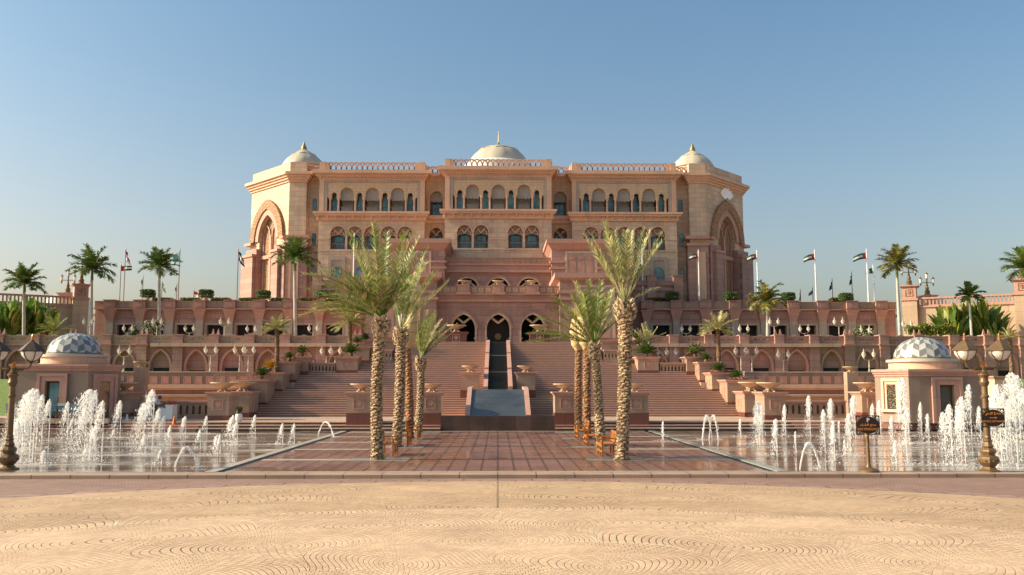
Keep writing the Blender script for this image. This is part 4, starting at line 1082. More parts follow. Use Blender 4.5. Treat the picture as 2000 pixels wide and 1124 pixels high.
# far wing walls, turned towards the forecourt
M_wing = stone('wing_stone', (.50, .345, .225), 2.4, .9, .8, .7, .08, .03)
def wing(s):
    S = side_n[s]
    A = Vector((s*43.2, 93.0)); B = Vector((s*60.0, 83.2)); L = (B-A).length; u = (B-A)/L
    nv = Vector((-s*abs(u.y), -abs(u.x)))
    M = Matrix(((u.x, -nv.x, 0, A.x), (u.y, -nv.y, 0, A.y), (0, 0, 1, 0), (0, 0, 0, 1)))
    r = empty('wing_wall', (A.x, A.y, 6.1), f'tall {"shaded" if s < 0 else "sunlit"} wing wall topped by a row of balusters at the far {S}', 'wall', 'wing walls')
    zt = 11.75; m = MB(M); m.box(0, L, 0, .8, 5.9, zt-1.05); m.build('wall', M_wing, r)
    m = MB(M); m.box(0, L, -.15, .8, zt-1.05, zt-.9); m.box(0, L, -.1, .35, zt-.18, zt); m.box(0, L, -.03, .3, zt-.9, zt-.78); m.build('coping', M_peachd, r)
    m = MB(M); n = int(L/.34)
    for k in range(n):
        x = L*(k+.5)/n
        if k % 14 == 0: m.box(x-.17, x+.17, -.02, .28, zt-.78, zt-.18)
        else: m.box(x-.075, x+.075, .02, .22, zt-.78, zt-.18)
    m.build('balusters', M_peachd, r)
    piers = [(.0, .72, 13.05, 'beside the upper terrace wall'), (10.3, .75, 13.15, 'at the outer end of the balusters')]
    for uu, hw, zp, wh in piers:
        c = M @ Vector((uu, -.2, 0))
        p = empty('lamp_pier', (c.x, c.y, 6.1), f'tall square stone pier {wh} at the far {S}', 'pier', 'lamp piers')
        m = MB(M); m.box(uu-hw, uu+hw, -.5, 1.0, 6.1, zp-1.6); m.build('shaft', M_wing, p)
        m = MB(M); m.box(uu-hw-.12, uu+hw+.12, -.62, 1.12, zp-1.6, zp-1.4); m.box(uu-hw+.05, uu+hw-.05, -.45, .95, zp-1.4, zp-.2); m.box(uu-hw-.1, uu+hw+.1, -.6, 1.1, zp-.2, zp-.1); m.box(uu-hw-.2, uu+hw+.2, -.7, 1.2, zp-.1, zp); m.build('capital', M_peachd, p)
        m = MB(M); emblem(m, uu, zp-.8, -.45, .36, 5); m.build('carved_panel', M_orn, p)
        triple_lamp(c.x + (M.to_3x3() @ Vector((0, .45, 0))).x, c.y+.4, zp, f'three-armed lamp standing on the stone pier {wh}, far {S}')
    # a shorter pier further back with its own lamp, and a pale dome behind
    X, Z = P(132 if s < 0 else 1811.5, 573 if s < 0 else 577.5, 100)
    p = empty('lamp_pier', (X, 100, 6.1), f'short stone pier rising behind the balusters of the {S} wing wall', 'pier', 'lamp piers')
    m = MB(); m.box(X-.6, X+.6, 99.4, 100.6, 6.1, Z-.3); m.build('shaft', M_wing, p)
    m = MB(); m.box(X-.75, X+.75, 99.25, 100.75, Z-.3, Z-.12); m.box(X-.85, X+.85, 99.15, 100.85, Z-.12, Z); m.build('capital', M_peachd, p)
    triple_lamp(X, 100, Z, f'three-armed lamp on the short pier behind the {S} wing wall')
    X, Z = P(135 if s < 0 else 1805, 575 if s < 0 else 578, 135)
    d = MB(); d.lathe([(3.0, 6), (3.0, Z-.95), (2.9, Z-.75), (2.5, Z-.42), (1.8, Z-.15), (.9, Z-.03), (.02, Z)], X, 135, 32)
    tag(d.build('distant_dome', M_dome, None, 40, (X, 135, 6)), f'low pale dome showing behind the {S} wing wall', 'dome')
M_lampm = plain('bronze_lamp_metal', (.17, .10, .045), .45, .3, .2, 6)
M_lampd = plain('dark_bronze_metal', (.085, .055, .035), .45, .3, .2, 6)
M_lampg = plain('frosted_lamp_glass', (.72, .68, .60), .25, 0, .05)
M_copper = plain('orange_copper', (.50, .20, .05), .35, .3, .1)
def triple_lamp(x, y, z, label):
    r = empty('triple_lamp', (x, y, z), label, 'lamp', 'three-armed lamps on the piers')
    m = MB(); m.lathe([(.36, z), (.36, z+.12), (.24, z+.25), (.3, z+.45), (.16, z+.65), (.2, z+.85), (.1, z+1.1), (.07, z+1.5), (.06, z+2.0)], x, y, 10)
    m.tube([(x-.72, y, z+1.45), (x, y, z+1.45), (x+.72, y, z+1.45)], .035, 6); m.build('post', M_lampm, r, 40)
    for dx, dz in ((-.72, 1.4), (0, 1.95), (.72, 1.4)):
        l_ = MB(); l_.lathe([(.02, z+dz-.35), (.09, z+dz-.15), (.1, z+dz)], x+dx, y, 8); q = l_.build('lantern', M_lampm, r, 40)
        l_ = MB(); l_.lathe([(.2, z+dz+.48), (.12, z+dz+.58), (.05, z+dz+.62), (.02, z+dz+.78)], x+dx, y, 8); l_.build('lantern_roof', M_lampm, q, 40)
        g = MB(); g.lathe([(.11, z+dz), (.17, z+dz+.47)], x+dx, y, 8); g.build('lantern_glass', M_lampg, q)
wing(-1); wing(1)
# ------------------------------------------------------------------ domed kiosks
M_tileg = plain('grey_dome_tile', (.17, .165, .16), .22, 0, .15, 4)
M_tilew = plain('white_dome_tile', (.42, .405, .365), .28, 0, .06, 4)
M_kiosk = stone('kiosk_stone', (.27, .185, .135), 1.6, 1.1, .85, .6, .08, .012)
M_screen = ornament('bronze_lattice', (.30, .20, .09), (.02, .015, .01), 9)
def kiosk(s, xc, Y, z0, ztop):
    S = side_n[s]
    r = empty('domed_kiosk', (xc, Y, z0), f'kiosk with a chequered tile dome and {"dark corner doorway" if s < 0 else "bronze corner window"}, {S} side', 'kiosk', 'domed kiosks')
    hw, chx, chy, D = 2.15, 1.1, 1.92, 4.8
    foot = lambda d: [(xc+s*(hw+d), Y-d), (xc-s*(hw+d*.41), Y-d), (xc-s*(hw+chx+d), Y+chy-d*.2), (xc-s*(hw-.9), Y+D+d), (xc+s*(hw+d), Y+D+d)]
    zw = ztop-.38
    m = MB()
    dw, dh = .80, 2.12; dx = xc if s > 0 else xc+.12
    arch_wall(m, xc-hw, xc+hw, z0, zw, [(dx, dw, z0, z0+dh-.02, .02, 'rect')], Y, .35)
    pts = foot(0)
    for i in range(1, 5):
        a, b = pts[i], pts[(i+1) % 5]; m.quad((a[0], a[1], z0), (b[0], b[1], z0), (b[0], b[1], zw), (a[0], a[1], zw))
    m.build('wall', M_kiosk, r)
    m = MB(); m.prismz(foot(.02), z0-.4, z0+.16) if False else m.prismz([(x, y+.36 if y < Y+.5 else y) for x, y in foot(-.03)], z0-.4, z0-.002)
    m.build('plinth', M_red, r)
    m = MB(); m.prismz(foot(.06), zw-.02, zw+.12); m.prismz(foot(.14), zw+.12, zw+.24); m.prismz(foot(.22), zw+.24, ztop); m.build('cornice', M_peachd, r)
    def doorframe(M, cx, w_, h, zb):
        f = MB(M)
        f.box(cx-w_/2-.48, cx-w_/2-.30, -.14, 0, zb, zb+h+.46); f.box(cx+w_/2+.30, cx+w_/2+.48, -.14, 0, zb, zb+h+.46); f.box(cx-w_/2-.30, cx+w_/2+.30, -.14, 0, zb+h+.30, zb+h+.46)
        f.box(cx-w_/2-.30, cx-w_/2-.02, -.07, .01, zb, zb+h+.30); f.box(cx+w_/2+.02, cx+w_/2+.30, -.07, .01, zb, zb+h+.30); f.box(cx-w_/2-.02, cx+w_/2+.02, -.07, .01, zb+h+.02, zb+h+.30)
        return f.build('door_surround', M_peachd, r)
    T = Matrix.Translation((0, Y, 0)); doorframe(T, dx, dw, dh, z0)
    d = MB(); d.box(dx-dw/2, dx-dw/2+.09, Y+.2, Y+.27, z0, z0+dh); d.box(dx+dw/2-.09, dx+dw/2, Y+.2, Y+.27, z0, z0+dh); d.box(dx-dw/2+.09, dx+dw/2-.09, Y+.2, Y+.27, z0+dh-.1, z0+dh); d.box(dx-dw/2+.09, dx+dw/2-.09, Y+.2, Y+.27, z0, z0+.12)
    d = d.build('door', M_lampd, r)
    g = MB(); g.box(dx-dw/2+.09, dx+dw/2-.09, Y+.24, Y+.26, z0+.12, z0+dh-.1); g.build('door_panel', M_glass if s < 0 else plain('olive_bronze_panel', (.11, .10, .075), .45), d)
    g = MB(); g.box(dx+dw/2-.2, dx+dw/2-.16, Y+.15, Y+.2, z0+.95, z0+1.15); g.build('door_handle', M_gold, d)
    # inner chamfer
    A = Vector((xc-s*hw, Y)); B = Vector((xc-s*(hw+chx), Y+chy)); L = (B-A).length; u = (B-A)/L; nv = Vector((-s*abs(u.y), -abs(u.x)))
    M = Matrix(((u.x, -nv.x, 0, A.x), (u.y, -nv.y, 0, A.y), (0, 0, 1, 0), (0, 0, 0, 1)))
    cx = L/2
    if s > 0:
        f = MB(M); za_, zb_ = z0+.75, z0+2.5
        for q in ((cx-.62, cx-.46, za_, zb_), (cx+.46, cx+.62, za_, zb_)): f.box(q[0], q[1], -.14, 0, q[2], q[3])
        f.box(cx-.46, cx+.46, -.14, 0, zb_-.16, zb_); f.box(cx-.46, cx-.3, -.07, 0, za_, zb_-.16); f.box(cx+.3, cx+.46, -.07, 0, za_, zb_-.16); f.box(cx-.3, cx+.3, -.07, 0, zb_-.34, zb_-.16); f.box(cx-.7, cx+.7, -.2, 0, za_-.16, za_-.002)
        w_ = f.build('window', M_peach, r)
        g = MB(M); g.box(cx-.3, cx+.3, -.03, -.005, za_, zb_-.34); g.build('lattice', M_screen, w_)
    else:
        doorframe(M, cx, .66, 2.1, z0)
        g = MB(M); g.box(cx-.33, cx+.33, -.04, -.005, z0, z0+2.1); g.build('door', M_glassd, r)
    # drum and tiled dome
    yc = Y+2.55; zd = ztop; xc = xc-s*.12
    m = MB(); m.lathe([(1.98, zd-.05), (1.98, zd+.05), (1.86, zd+.06), (1.86, zd+.42)], xc, yc, 48); m.build('drum', M_peach, r, 30)
    m = MB(); m.lathe([(1.9, zd+.42), (2.0, zd+.45), (2.0, zd+.6), (1.6, zd+.62)], xc, yc, 48); m.build('drum_ring', M_tilew, r, 30)
    m = MB(); n, rows = 24, 5; Rr, H = 1.58, 1.32; z1 = zd+.62
    def pt(i, e):
        a = 2*math.pi*i/n; e = max(0, min(1, e)); return (xc+Rr*math.cos(e*math.pi/2)*math.cos(a), yc+Rr*math.cos(e*math.pi/2)*math.sin(a), z1+.09+(H-.09)*math.sin(e*math.pi/2))
    for j in range(-1, rows):
        for i in range(n):
            e = [(j+.5*(i % 2))/rows, (j+.5*((i+1) % 2))/rows]; e2 = [x+1/rows for x in e]
            if max(e2) <= 0: continue
            m.mi = (i+j) % 2
            a, b, c, d_ = pt(i, e[0]), pt(i+1, e[1]), pt(i+1, e2[1]), pt(i, e2[0])
            m.add([a, b, c, d_], [(0, 1, 2, 3)])
    m.build('dome', [M_tileg, M_tilew], r, 60)
    m = MB(); m.lathe([(1.6, z1), (1.6, z1+.06), (1.5, z1+.07)], xc, yc, 48); m.build('gold_band', plain('dull_gold_band', (.34, .26, .14), .5), r, 30)
kiosk(1, 25.32, 50.5, .6, 3.62)
kiosk(-1, -26.1, 53.0, .82, 3.95)
m = MB(); m.box(-31, -22.2, 52.2, 60, .55, .815); o = m.build('terrace', M_terr); o['kind'] = 'structure'

# ------------------------------------------------------------------ street lamps with two lanterns
def big_lamp(x, y, z, rot, label):
    r = empty('street_lamp', (x, y, z), label, 'street lamp', 'big double lamps on the kerb')
    k = .00382; f = lambda yz: z+(1085-yz)*k
    m = MB(); m.lathe([(.33, f(1085)), (.33, f(1078)), (.22, f(1066)), (.17, f(1048)), (.20, f(1040)), (.30, f(1012)), (.305, f(985)), (.27, f(968)), (.19, f(955)), (.20, f(945)), (.24, f(925)), (.22, f(912)), (.14, f(895)), (.17, f(885)), (.13, f(868)), (.115, f(850)), (.14, f(840)), (.10, f(828)), (.115, f(815)), (.10, f(800))], x, y, 8, math.pi/8)
    for kk in range(8):
        a = 2*math.pi*kk/8; m.lathe([(.02, f(1003)), (.035, f(998)), (.02, f(993))], x+.295*math.cos(a), y+.295*math.sin(a), 6)
    m.build('base', M_lampm, r, 25)
    m = MB(); prof = [(.095, f(800)), (.09, f(500)), (.12, f(490)), (.12, f(478)), (.092, f(470)), (.09, f(405)), (.12, f(395)), (.15, f(372)), (.12, f(355)), (.115, f(335)), (.17, f(312)), (.17, f(305)), (.12, f(298)), (.14, f(290)), (.09, f(280)), (.08, f(250))]
    m.lathe(prof, x, y, 16); m.build('pole', M_lampm, r, 30)
    m = MB(); m.lathe([(.08, f(250)), (.085, f(240)), (.05, f(232)), (.07, f(220)), (.05, f(205)), (.01, f(198))], x, y, 10); m.build('finial', M_copper, r, 40)
    c, s = math.cos(rot), math.sin(rot)
    for sg in (-1, 1):
        at = lambda d, zz: (x+sg*c*d, y+sg*s*d, zz)
        zl = f(262)
        m = MB(); m.tube([at(.06, zl), at(.30, zl+.01), at(.44, zl+.03), at(.52, zl+.10), at(.545, zl+.22)], .034, 8)
        for d in (.12, .17, .22, .27): m.tube([at(d, zl), at(d+.03, zl)], .052, 8)
        m.build('arm', M_lampm, r, 40)
        X, Y_, _ = at(.545, 0); zb_ = zl+.2
        m = MB(); m.lathe([(.05, zb_), (.09, zb_+.04), (.10, zb_+.06), (.02, zb_+.062)], X, Y_, 8, math.pi/8)
        zt = zb_+.36
        for k2 in range(6):
            a = 2*math.pi*k2/6+.26; cc, ss = math.cos(a), math.sin(a)
            m.tube([(X+.09*cc, Y_+.09*ss, zb_+.05), (X+.22*cc, Y_+.22*ss, zb_+.13), (X+.305*cc, Y_+.305*ss, zb_+.25), (X+.335*cc, Y_+.335*ss, zt)], .015, 5)
        m.lathe([(.345, zt-.015), (.405, zt), (.41, zt+.03), (.27, zt+.16), (.09, zt+.31), (.055, zt+.33), (.05, zt+.36)], X, Y_, 6, .26)
        q = m.build('lantern', M_lampd if rot == 0 and x < 0 else M_lampm, r, 20)
        g = MB(); g.lathe([(.08, zb_+.055), (.21, zb_+.13), (.295, zb_+.25), (.325, zt-.005)], X, Y_, 24); g.build('lantern_glass', M_lampg, q, 60)
        g = MB(); g.lathe([(.05, zt+.36), (.055, zt+.40), (.03, zt+.41), (.045, zt+.44), (.025, zt+.47), (.035, zt+.49), (.008, zt+.56)], X, Y_, 8); g.build('finial', M_copper, q, 40)
    return r
xl, yl = G(15, 917, .12); big_lamp(xl, yl, .12, 0, 'ornate bronze street lamp with two lanterns on the kerb at the far left')
xr, yr = G(1932, 921, .12); big_lamp(xr, yr, .12, 0, 'ornate bronze street lamp with two lanterns and an entrance sign, far right')

# ------------------------------------------------------------------ signs
M_sign = plain('dark_brown_sign', (.030, .018, .012), .5, 0, .1)
M_signred = plain('dark_red_square', (.11, .012, .014), .5)
M_orange = plain('orange_lettering', (.62, .23, .035), .5, 0, .03)
M_letw = plain('white_lettering', (.80, .80, .78), .5, 0, .02)
def text_mesh(name, txt, size, loc, mat, parent):
    cu_ = bpy.data.curves.new(name, 'FONT'); cu_.body = txt; cu_.size = size; cu_.align_x = 'CENTER'; cu_.align_y = 'CENTER'; cu_.extrude = .003; cu_.offset = size*.018
    to = bpy.data.objects.new(name, cu_); col.objects.link(to)
    dg = bpy.context.evaluated_depsgraph_get(); me = bpy.data.meshes.new_from_object(to.evaluated_get(dg))
    bpy.data.objects.remove(to); me.materials.clear(); me.materials.append(mat)
    ob = bpy.data.objects.new(name, me); col.objects.link(ob); ob.parent = parent
    ob.rotation_euler = (R(90), 0, 0); ob.location = Vector(loc) - WL[parent.name]
    return ob
def sign(root, xc, y, zc_, w_, h):
    m = MB(); n = 40
    ov = [(xc+w_*.47*math.cos(2*math.pi*i/n), zc_+h*.45*math.sin(2*math.pi*i/n)) for i in range(n)]
    m.prism(ov, y-.02, y+.02); pl = m.build('plate', M_sign, root)
    m = MB(); t = .02
    m.box(xc-w_/2, xc+w_/2, y-.012, y+.012, zc_+h/2-t, zc_+h/2); m.box(xc-w_/2, xc+w_/2, y-.012, y+.012, zc_-h/2, zc_-h/2+t)
    m.box(xc-w_/2, xc-w_/2+t, y-.012, y+.012, zc_-h/2+t, zc_+h/2-t); m.box(xc+w_/2-t, xc+w_/2, y-.012, y+.012, zc_-h/2+t, zc_+h/2-t)
    for sx in (-1, 1):
        for sz in (-1, 1):
            for (dx, dz, rr, turns) in ((.072, .06, .05, 1.6), (.15, .04, .03, 1.3), (.045, .14, .03, 1.3), (.21, .028, .018, 1.0), (.028, .2, .018, 1.0)):
                cx, cz = xc+sx*(w_/2-dx), zc_+sz*(h/2-dz)
                m.tube([(cx+sx*rr*(1-.45*i/14)*math.cos(6.28*turns*i/14), y, cz+sz*rr*(1-.45*i/14)*math.sin(6.28*turns*i/14)) for i in range(15)], .008, 4)
    m.build('scroll_frame', M_sign, root)
    return pl
def arabic(parent, strokes, dots, ox, oz, sx, sz, y, mat):
    m = MB()
    for st_ in strokes: m.tube([(ox+sx*px, y, oz+sz*pz) for px, pz in st_], .0075, 5)
    for px, pz in dots: m.box(ox+sx*px-.007, ox+sx*px+.007, y-.006, y+.006, oz+sz*pz-.007, oz+sz*pz+.007)
    m.build('arabic_lettering', mat, parent)
# strokes drawn right to left on a 10 x 2 grid
W_MAMNU = [[(9.9, .5), (9.7, .85), (9.4, .5), (9.9, .45), (9.2, .4), (8.9, .8), (8.6, .45), (8.9, .4), (8.2, .4), (8.1, .75), (8.0, .4), (7.6, .4), (7.5, .75), (7.2, .75), (7.1, .35), (6.9, -.1)],
           [(6.6, .8), (6.2, .9), (6.15, .55), (6.5, .45), (6.1, .1), (6.3, -.4), (6.7, -.4)]]
W_WUQUF = [[(5.2, 1.5), (5.15, .4)], [(4.8, 1.5), (4.75, .5), (4.5, .4), (4.2, .75), (4.0, .5), (4.2, .3), (3.9, -.1)], [(3.6, .45), (3.3, .8), (3.05, .5), (3.3, .4), (2.6, .4), (2.35, .75), (2.2, .45), (2.4, .3), (2.0, -.1)],
           [(1.6, .5), (1.4, .9), (1.1, .7), (1.3, .4), (.9, .3), (.3, .35), (.1, .75)]]
W_MADKHAL = [[(9.9, .5), (9.6, .9), (9.3, .5), (9.7, .4), (9.1, .4), (8.7, .9), (8.3, .35)], [(7.9, 1.1), (8.2, .5), (7.8, .4), (7.2, .9), (6.6, .9), (7.1, .4), (6.3, .4), (6.0, .5), (5.95, 1.6)], [(5.95, .5), (5.7, -.1), (5.4, .2)]]
W_QASR = [[(4.7, 1.6), (4.65, .4)], [(4.2, 1.6), (4.15, .5), (3.8, .4), (3.5, .85), (3.2, .5), (3.6, .4), (2.8, .4), (2.4, .9), (1.6, .85), (1.6, .45), (2.3, .4), (1.3, .4), (.9, .6), (.7, .1), (.2, -.2)]]
x, y = G(1697, 922, .12)
sr = empty('parking_sign', (x, y, .12), 'dark oval no-parking sign in a scrolled frame on its own bronze post', 'sign')
m = MB(); z = .12; m.lathe([(.30, z), (.30, z+.05), (.25, z+.09), (.14, z+.12), (.08, z+.15), (.06, z+.2), (.055, z+.26), (.052, z+1.15), (.055, z+1.2)], x, y, 16); m.build('post', M_lampm, sr, 30)
m = MB(); m.lathe([(.066, z+1.08), (.07, z+1.10), (.07, z+1.15), (.066, z+1.17)], x, y, 14); m.build('yellow_band', plain('yellow_tape', (.65, .36, .03), .5), sr)
zsg = P(1697, 830.5, y)[1]; pl = sign(sr, x, y-.07, zsg, .73, .59)
m = MB(); m.box(x-.03, x+.03, y-.05, y+.02, z+1.12, zsg); m.build('bracket', M_sign, sr)
m = MB(); m.box(x-.055, x+.055, y-.096, y-.091, zsg+.08, zsg+.22); m.build('red_square', M_signred, pl)
text_mesh('letter_p', 'P', .17, (x, y-.10, zsg+.15), M_letw, pl)
arabic(pl, W_MAMNU+W_WUQUF, [(8.05, 1.1), (7.0, 1.1), (3.2, 1.25), (3.45, 1.25), (1.4, 1.35)], x-.245, zsg-.03, .049, .05, y-.095, M_orange)
text_mesh('latin_lettering', 'NO PARKING', .105, (x, y-.095, zsg-.125), M_orange, pl)
zs2 = P(1935, 816.5, yr)[1]; xs2 = P(1935, 816, yr)[0]
s2 = empty('entrance_sign', (xs2, yr-.13, zs2), 'dark oval palace entrance sign with an arrow, hung on the right street lamp', 'sign')
pl = sign(s2, xs2, yr-.13, zs2, .72, .58)
m = MB(); m.box(xs2-.1, xs2+.1, yr-.11, yr-.085, zs2-.16, zs2-.12); m.box(xs2-.1, xs2+.1, yr-.11, yr-.085, zs2+.12, zs2+.16); m.build('clamp', M_sign, s2)
arabic(pl, W_MADKHAL+W_QASR, [(8.7, 1.3), (3.5, 1.3), (3.3, 1.3)], xs2-.25, zs2+.09, .05, .055, yr-.155, M_orange)
m = MB(); m.prism([(xs2-.11, zs2-.005), (xs2+.05, zs2-.005), (xs2+.05, zs2-.035), (xs2+.12, zs2+.008), (xs2+.05, zs2+.05), (xs2+.05, zs2+.02), (xs2-.11, zs2+.02)], yr-.158, yr-.151); m.build('arrow', M_orange, pl)
text_mesh('latin_lettering', 'PALACE ENTRANCE', .078, (xs2, yr-.155, zs2-.105), M_orange, pl)

# ------------------------------------------------------------------ benches
M_wood = plain('varnished_teak', (.42, .145, .03), .4, 0, .25, 9)
def make_bench():
    r = empty('wooden_bench', (0, 0, 0), 'x', 'bench', 'wooden benches between the palms'); L = 1.5
    for y in (-L/2, 0, L/2):
        m = MB(); m.box(-.27, -.21, y-.03, y+.03, 0, .40 if y == 0 else .62); m.build('leg', M_wood, r)
        m = MB(); m.add([(.21, y-.03, 0), (.27, y-.03, 0), (.27, y+.03, 0), (.21, y+.03, 0), (.29, y-.03, .9), (.35, y-.03, .9), (.35, y+.03, .9), (.29, y+.03, .9)], [(0, 3, 2, 1), (4, 5, 6, 7), (0, 1, 5, 4), (1, 2, 6, 5), (2, 3, 7, 6), (3, 0, 4, 7)]); m.build('leg', M_wood, r)
        if y:
            m = MB(); m.box(-.30, .30, y-.04, y+.04, .62, .66); m.build('armrest', M_wood, r)
    m = MB()
    for i in range(5): m.box(-.29+.115*i, -.29+.115*i+.095, -L/2+.03, L/2-.03, .41, .44)
    m.box(-.265, -.215, -L/2+.03, L/2-.03, .33, .405); m.box(-.26, -.22, -L/2+.03, L/2-.03, .12, .18); m.build('seat', M_wood, r)
    m = MB(); m.box(.30, .34, -L/2+.03, L/2-.03, .80, .89); m.box(.24, .28, -L/2+.03, L/2-.03, .50, .56)
    for i in range(15):
        y = -L/2+.08+(L-.16)*i/14
        m.add([(.25, y-.03, .56), (.27, y-.03, .56), (.27, y+.03, .56), (.25, y+.03, .56), (.31, y-.03, .80), (.33, y-.03, .80), (.33, y+.03, .80), (.31, y+.03, .80)], [(0, 1, 5, 4), (1, 2, 6, 5), (2, 3, 7, 6), (3, 0, 4, 7)])
    m.build('backrest', M_wood, r)
    return r
bench = make_bench(); first = True
nth = ['first', 'second', 'third']
for s in (-1, 1):
    for i, (yc, xo) in enumerate(((34.5, 4.13), (39.8, 4.12), (44.4, 4.1))):
        o = bench if first else copy_tree(bench); first = False
        o.location = (s*xo, yc, .125); o.rotation_euler = (0, 0, 0 if s > 0 else math.pi)
        o['label'] = f'wooden slatted bench facing inwards, {["nearest the road", "middle one", "farthest from the road"][i]} in the {side_n[s]} palm row'

# ------------------------------------------------------------------ small double lamps on the terraces
M_lantw = plain('cream_lamp_paint', (.44, .36, .25), .4, 0, .08, 5)
def small_lamp(px, pyhead, pybase, Y, zbase=None, heads=2, sep=.38):
    X, zh = P(px, pyhead, Y); zb_ = zbase if zbase is not None else P(px, pybase, Y)[1]
    r = empty('terrace_lamp', (X, Y, zb_), 'x', 'lamp', 'small cream lamps on the terraces')
    m = MB(); H = zh-zb_-.25
    m.lathe([(.13, zb_), (.13, zb_+.08), (.07, zb_+.2), (.055, zb_+H*.45), (.085, zb_+H*.5), (.05, zb_+H*.55), (.045, zb_+H*.95), (.07, zb_+H)], X, Y, 8)
    hx = [-sep, sep] if heads == 2 else [0]
    if heads == 2: m.tube([(X-sep, Y, zb_+H+.12), (X-sep*.6, Y, zb_+H-.02), (X, Y, zb_+H-.02), (X+sep*.6, Y, zb_+H-.02), (X+sep, Y, zb_+H+.12)], .03, 5)
    m.build('post', M_lantw, r, 40)
    for d in hx:
        z = zb_+H+.08
        l_ = MB(); l_.lathe([(.03, z), (.06, z+.06), (.05, z+.08)], X+d, Y, 6); q = l_.build('lantern', M_lantw, r, 20)
        l_ = MB(); l_.lathe([(.20, z+.34), (.13, z+.44), (.05, z+.56), (.05, z+.62), (.01, z+.78)], X+d, Y, 6); l_.build('lantern_roof', M_lantw, q, 20)
        g = MB(); g.lathe([(.05, z+.08), (.125, z+.18), (.165, z+.34)], X+d, Y, 8); g.build('lantern_glass', M_lampg, q)
    return r
lampL, lampR, lampT = [], [], []
for px in (243, 412, 469, 486): lampL.append((px, small_lamp(px, 690 if px < 400 else 688, 727, 67.5, 3.6)))
for px in (638, 655): lampL.append((px, small_lamp(px, 690, 712, 72, 4.3)))
for px in (1294, 1311): lampR.append((px, small_lamp(px, 692, 712, 72, 4.3)))
for px in (1447, 1468, 1530, 1697): lampR.append((px, small_lamp(px, 690 if px < 1500 else 697, 727, 67.5, 3.6)))
for a, S in ((lampL, 'left'), (lampR, 'right')):
    for i, (px, o) in enumerate(a): o['label'] = f'cream lamp standing in front of the {S} arches, {ordl(i) if S == "left" else ("rightmost" if i == len(a)-1 else ORD[len(a)-1-i] + " from right")}'
tl_ = []
for px, hy in ((172, 632), (250, 645), (307, 632), (370, 645), (439, 632), (491, 646), (612, 645), (1340, 646), (1453, 646), (1512, 632), (1571, 646), (1638, 632), (1690, 648), (1772, 636)):
    tl_.append(small_lamp(px, hy, 655, 82.5, 6.15))
for i, o in enumerate(tl_):
    o['label'] = f'double cream lamp behind the {"left" if i < 7 else "right"} arcade wall parapet, {ordl(i) if i < 7 else ("rightmost" if i == 13 else ORD[13-i] + " from right")}'

# ------------------------------------------------------------------ flags
FC = {k: plain('flag_'+k, v, .8, 0, .06) for k, v in dict(red=(.42, .015, .02), green=(.02, .16, .06), white=(.72, .72, .70), black=(.015, .015, .015), blue=(.02, .035, .10), pale=(.22, .42, .33), violet=(.2, .2, .36), dkgreen=(.015, .05, .03)).items()}
M_polew = plain('white_flagpole', (.75, .74, .72), .35, 0, .03); M_poled = plain('brown_flagpole', (.25, .17, .14), .4, .2, .1)
def flagpole(px, ytop, Y, kind, d, size, label, dark=False, limp=0.0, zb_=10.2):
    X, zt = P(px, ytop, Y)
    r = empty('flagpole', (X, Y, zb_), label, 'flagpole', 'flagpoles on the upper terrace')
    m = MB(); rad = .055 if dark else .085
    m.lathe([(rad*1.2, zb_), (rad, zb_+2), (rad*.7, zt-.35), (rad*1.3, zt-.3), (rad*.5, zt-.2), (rad*.35, zt)], X, Y, 8); m.build('pole', M_poled if dark else M_polew, r, 40)
    if not kind: return r
    L, H = size; nx, nz = 14, 6; vs = []; fs = []; mi = []
    z0 = zt-.45
    for i in range(nx+1):
        t = i/nx
        for j in range(nz+1):
            v = j/nz
            dx = d*L*(t*(1-limp) + .10*limp*math.sin(5*t+2*v)); dy = .16*math.sin(7*t+1.5*v)*t*(1+limp*.8)
            dz = -v*H*(1-.15*t) - .30*t*t*L*(.5+.6*math.sin(px)) - limp*L*.9*t
            vs.append((X+dx, Y+dy, z0+dz))
    for i in range(nx):
        for j in range(nz):
            fs.append((i*(nz+1)+j, (i+1)*(nz+1)+j, (i+1)*(nz+1)+j+1, i*(nz+1)+j+1))
            t = (i+.5)/nx; v = (j+.5)/nz
            if kind == 'bars': mi.append(0 if t < .28 else 1 + int(v*3))
            elif kind == 'tri': mi.append(int(v*3) % 4)
            else: mi.append(0)
    if kind == 'bars': mats = [FC['red'], FC['green'], FC['white'], FC['black']]
    elif kind == 'tri': mats = [FC['dkgreen'], FC['white'], FC['black']]
    elif kind == 'redwhite': mats = [FC['red'], FC['white']]; mi = [0 if (k % nz) < 3 else 1 for k in range(nx*nz)]
    elif kind == 'greenwhite': mats = [FC['green'], FC['white']]; mi = [0 if (k//nz) < 8 else 1 for k in range(nx*nz)]
    else: mats = [FC[kind]]
    b = MB(); b.v = vs; b.f = fs; b.m = mi; b.build('flag', mats, r, 60)
    return r
